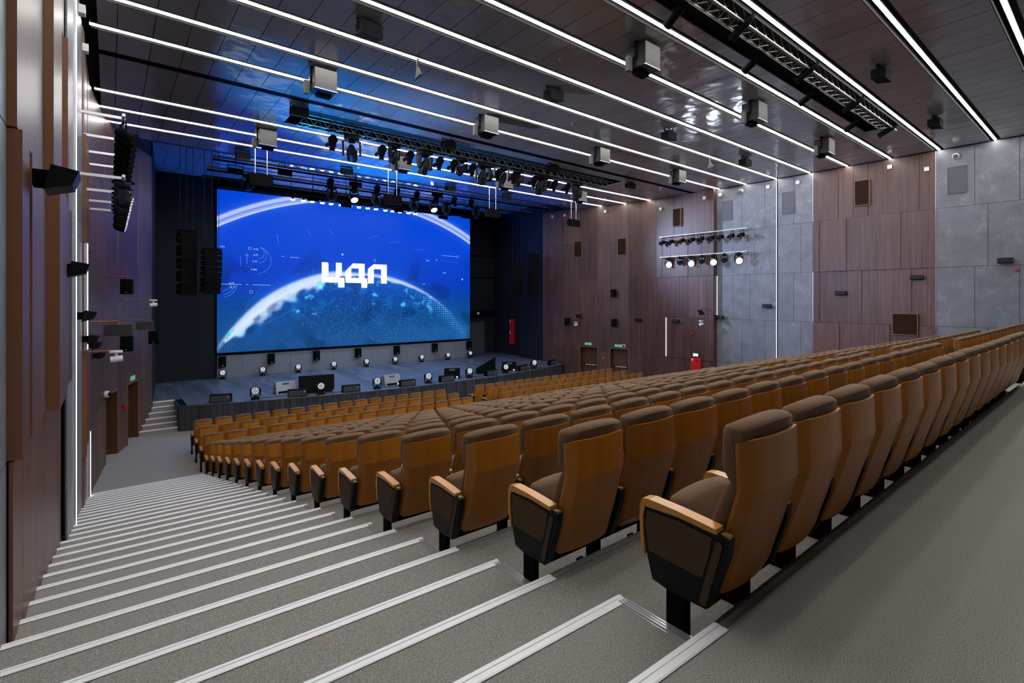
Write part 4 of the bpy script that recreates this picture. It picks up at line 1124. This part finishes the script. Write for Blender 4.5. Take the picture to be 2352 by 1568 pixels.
# exit signs
def exit_sign(loc, rz, label):
    e = empty('exit_sign', loc, rz, label, 'sign', 'green exit signs over the doors')
    MB().box(-.22, .22, 0, .05, -.075, .075).build('sign_case', M['white'], e)
    MB().box(-.215, .16, -.006, 0, -.07, .07).build('green_panel', M['green'], e)
    o = text('lettering', 'ВЫХОД', .10, M['white'], e); o.location = (-.03, -.009, -.035); o.rotation_euler = (R(90), 0, 0)
exit_sign((23.0, 21.04, -1.41), R(-72), 'green exit sign over the right door nearer the stage')
exit_sign((23.62, 19.2, -1.43), R(-72), 'green exit sign over the nearer right door, beside a round camera')
exit_sign((-.0, 20.4, -1.50), R(75), 'green exit sign over the left door nearer the stairs')
exit_sign((.66, 22.55, -1.45), R(73), 'green exit sign over the left door beside the stage steps')
e = empty('round_camera', (23.72, 18.86, -1.43), 0, 'round white camera beside the exit sign of the nearer right door', 'camera', 'round cameras beside exit signs')
MB().tube((0, 0, 0), (-.06, -.03, 0), .11, 16, .10).build('ring', M['white'], e, True); MB().tube((-.06, -.03, 0), (-.10, -.05, 0), .06, 12).build('eye', M['black'], e, True)
e = empty('round_camera', (-.1, 19.8, -1.53), 0, 'round white camera beside the left exit sign nearer the stairs', 'camera', 'round cameras beside exit signs')
MB().tube((0, 0, 0), (.08, -.03, 0), .11, 16, .10).build('ring', M['white'], e, True); MB().tube((.08, -.03, 0), (.12, -.05, 0), .06, 12).build('eye', M['black'], e, True)
# fire things
wallbox('fire_alarm', 'small red call point between the two right doors', 'alarm', 'red alarm devices', (23.32, 20.08, -2.18), R(17), [('case', (-.05, 0, -.07, .07, -.07, .07), M['red']), ('label_strip', (-.055, -.05, -.05, .05, -.07, -.04), M['white'])])
wallbox('fire_alarm', 'small red call point on the left wall between the doors', 'alarm', 'red alarm devices', (.38, 21.66, -2.28), R(-17), [('case', (0, .05, -.07, .07, -.08, .08), M['red'])])
for X_, y, z, t_ in ((24.03, 14.58, -.46, 'small round red sounder above the red cabinet'), (24.39, 2.48, 2.42, 'small round red sounder on the near grey stone wall')):
    e = empty('fire_sounder', (X_, y, z), 0, t_, 'alarm', 'red alarm devices'); MB().tube((0, 0, 0), (-.07, 0, 0), .06, 12, .05).build('case', M['red'], e, True)
e = empty('fire_cabinet', (24.08, 14.36, -2.62), 0, 'red fire cabinet against the right wooden wall, partly hidden by seats', 'cabinet')
MB().box(-.12, 0, -.28, .28, 0, .90).build('cabinet_body', M['red'], e)
MB().box(-.128, -.12, -.265, .265, .015, .885).build('door', M['red'], e)
MB().box(-.134, -.128, .12, .22, .72, .84).build('sign_plate', M['white'], e)
MB().tube((-.128, -.12, .76), (-.15, -.12, .76), .03, 10).build('lock', M['black'], e)
o = MB().box(-.138, -.134, .14, .18, .73, .77).build('sign_mark', M['red'], e)
wallbox('lit_sign', 'small glowing white sign above the red fire cabinet', 'sign', None, (24.06, 14.38, -1.57), 0, [('case', (-.06, 0, -.14, .14, -.07, .07), M['white']), ('lit_face', (-.066, -.06, -.13, .13, -.06, .06), M['signwhite']), ('red_mark', (-.07, -.066, .04, .08, -.04, -.015), M['red'])])
e = empty('fire_cabinet', (22.88, 28.3, -1.95), 0, 'narrow red fire cabinet in the dark right stage wing', 'cabinet')
MB().box(-.10, 0, -.28, .28, 0, 1.85).build('cabinet_body', M['red'], e); MB().box(-.106, -.10, .1, .22, 1.6, 1.75).build('sign_plate', M['white'], e); MB().box(-.106, -.10, .1, .22, .75, .9).build('sign_plate', M['white'], e)
# box speakers, cameras, projectors on brackets
def bracket_speaker(x, y, z, wx, label, rz=0.):
    e = empty('bracket_speaker', (x, y, z), rz, label, 'speaker', 'box speakers on side wall brackets')
    MB().rbox((0, 0, 0), (.30, .26, .46), .015, 4).build('cabinet', M['black'], e, True)
    b = MB().tube((0, 0, .23), (0, 0, .29), .02, 8); b.tube((0, 0, .28), (wx - x, .05, .30), .018, 8); b.build('arm', M['copper'], e)
    MB().box(-.02, .02, -.136, -.13, -.19, -.17).build('badge', M['alu'], e)
bracket_speaker(23.25, 19.25, 1.70, 23.7, 'black box speaker alone halfway up the right wooden wall', .3)
bracket_speaker(23.25, 19.2, -.06, 23.7, 'black box speaker above the nearer right exit door', .3)
bracket_speaker(22.15, 22.0, -.05, 22.7, 'black box speaker on the right wall nearest the stage', .3)
bracket_speaker(.41, 19.25, 1.78, -.2, 'black box speaker on a long arm, upper one on the left wall', -.2)
bracket_speaker(.41, 19.25, .04, -.2, 'black box speaker below the screen on the left wall', -.2)
bracket_speaker(1.25, 22.3, .0, .55, 'black box speaker on the left wall nearest the stage', -.2)
def projector(x, y, z, wx, label):
    e = empty('bracket_display', (x, y, z), 0, label, 'display', 'pale-framed displays on wall arms')
    b = MB(); b.prism([(-.04, -.12), (.02, -.13), (.18, .12), (.12, .14)], 0, -.26, .26); b.build('frame', M['greybox'], e)
    b = MB(); b.prism([(-.055, -.10), (-.035, -.11), (.125, .12), (.105, .125)], 0, -.25, .25); b.build('display_face', M['blackgloss'], e)
    b = MB().tube((0, .1, .12), (0, .1, .20), .02, 8); b.tube((0, .1, .2), (wx - x, .1, .2), .018, 8); b.build('arm', M['copper'], e)
projector(.15, 14.1, .72, -.42, 'pale-framed black display on a brown arm, left wall nearer the stairs')
projector(.95, 21.7, .47, .4, 'pale-framed black display on a brown arm, left wall nearer the stage')
projector(23.5, 13.75, .68, 24.1, 'pale-framed black display on a brown arm, right wall by the grey stone')
projector(22.45, 21.3, .30, 22.95, 'pale-framed black display on the right wall above the far door')
def ptz(x, y, z, wx, label):
    e = empty('bracket_camera', (x, y, z), 0, label, 'camera', 'white cameras on wall arms')
    MB().rbox((0, 0, .05), (.24, .14, .06), .02, 4).build('mount', M['white'], e, True)
    MB().tube((0, 0, .03), (0, 0, -.05), .03, 8).build('neck', M['white'], e)
    MB().tube((-.10, 0, -.12), (.12, 0, -.10), .07, 14).build('camera_body', M['white'], e, True)
    MB().tube((0, 0, .08), (wx - x, 0, .08), .016, 8).build('arm', M['copper'], e)
ptz(.11, 14.1, .20, -.42, 'white camera on a brown arm, lower left wall nearer the stairs')
ptz(1.2, 21.7, 1.30, .3, 'white camera on a brown arm beside the stage opening, left wall')
ptz(23.55, 13.8, .20, 24.1, 'white camera below the display, right wall by the grey stone')
ptz(22.4, 21.5, -.12, 22.9, 'white camera on the right wall near the far exit door')
e = empty('round_camera', (21.2, 30.3, .28), 0, 'small round white lamp on the dark beam right of the screen', 'lamp'); MB().tube((0, 0, 0), (0, -.06, 0), .10, 12).build('case', M['white'], e)
# hanging horn speakers by the left wall near the ceiling
for i, (y, z) in enumerate([(9.3, 6.3), (10.9, 6.2), (12.4, 6.15)]):
    wallbox('white_wall_device', 'small white device high on the left wall, ' + ORD[i + 1] + ' from the back', 'device', 'small white devices high on the left wall', (-.40, y, z), 0, [('plate', (0, .09, -.08, .08, -.07, .07), M['white'])])
# small wedge-shaped devices hanging at a strip
AN = ((5.57, 10.40, CZ), (18.4, 10.40, CZ))
for i, x in enumerate([7.0, 17.0]):
    e = empty('ceiling_antenna', AN[i], 0, 'small fan-shaped grey device under a ceiling strip, ' + ['left', 'right'][i], 'device', 'fan-shaped devices under the ceiling')
    b = MB(); b.plan([(-.02, -.02), (.02, -.02), (.02, .02), (-.02, .02)], -.2, 0); b.prism([(-.16, -.42), (.10, -.46), (.02, -.2), (-.02, -.2)], 0, -.02, .02); b.build('plate', M['greybox'], e)
# floor electronics under the stair seats: sprinklers as tiny ceiling details
for i, (x, y) in enumerate([(5.3, 11.2), (11.5, 11.2), (17.8, 11.2), (8.1, 8.3), (14.4, 8.3), (20.6, 8.3), (11.6, 5.9 + 1.0), (17.6, 3.7), (6.0, 15.1), (12.0, 14.9), (3.0, 18.0), (10.8, 19.5), (17.5, 19.5)]):
    o = MB().tube((x, y, CZ - .03), (x, y, CZ), .03, 8).tube((x, y, CZ - .07), (x, y, CZ - .03), .012, 6).build('ceiling_sprinkler', M['brass']); tag(o, 'tiny brass sprinkler head on the ceiling panels', 'sprinkler', 'sprinkler heads in the ceiling')

# --- the light that those lamps give, then added blue spots for the ceiling
spot((.45, 14.0, 3.3), (24.4, 12.5, 4.6), 4200, 75, (.60, .68, 1), .15, .9)
spot((12.5, 24.3, 6.3), (24.4, 11.4, 3.2), 10000, 36, (.50, .62, 1), .10, .8)
spot((23.6, 13.4, 3.2), (0, 9, -1.5), 500, 70, (.7, .8, 1), .15, .8)
spot((23.6, 15.4, 3.2), (2, 18, -2), 400, 70, (.7, .8, 1), .15, .8)
for x in (8.2, 10.4, 12.6, 14.8):
    spot((x, 28.0, 6.6), (x, 26.0, SZ), 1100, 105, (.30, .54, 1), .1, .8)
spot((9.55, 24.3, 6.4), (9.5, 22.0, SZ), 600, 80, (.32, .56, 1), .1, .8)
spot((14.1, 24.3, 6.4), (14, 22.5, SZ), 600, 80, (.32, .56, 1), .1, .8)
for x, y, tx, ty, en, an in ((7.1, 21.9, 6.0, 15.5, 420, 42), (9.6, 21.8, 9.6, 19.6, 420, 56), (4.7, 22.6, 3.9, 14.4, 260, 26), (12.1, 21.6, 12.4, 17.0, 120, 40)):  # added blue spots, standing in for reflections on the ceiling
    spot((x, y, SZ + .7), (tx, ty, CZ), en * 26, an * .8, (.0, .29, 1), .06, .85)
for x in (6.4, 10.1, 13.9, 17.7):  # added upward spots, standing in for screen light on the stage ceiling
    spot((x, 28.8, SZ + .7), (x, 25.5, 7.6), 3600, 75, (.0, .14, 1), .06, .5)
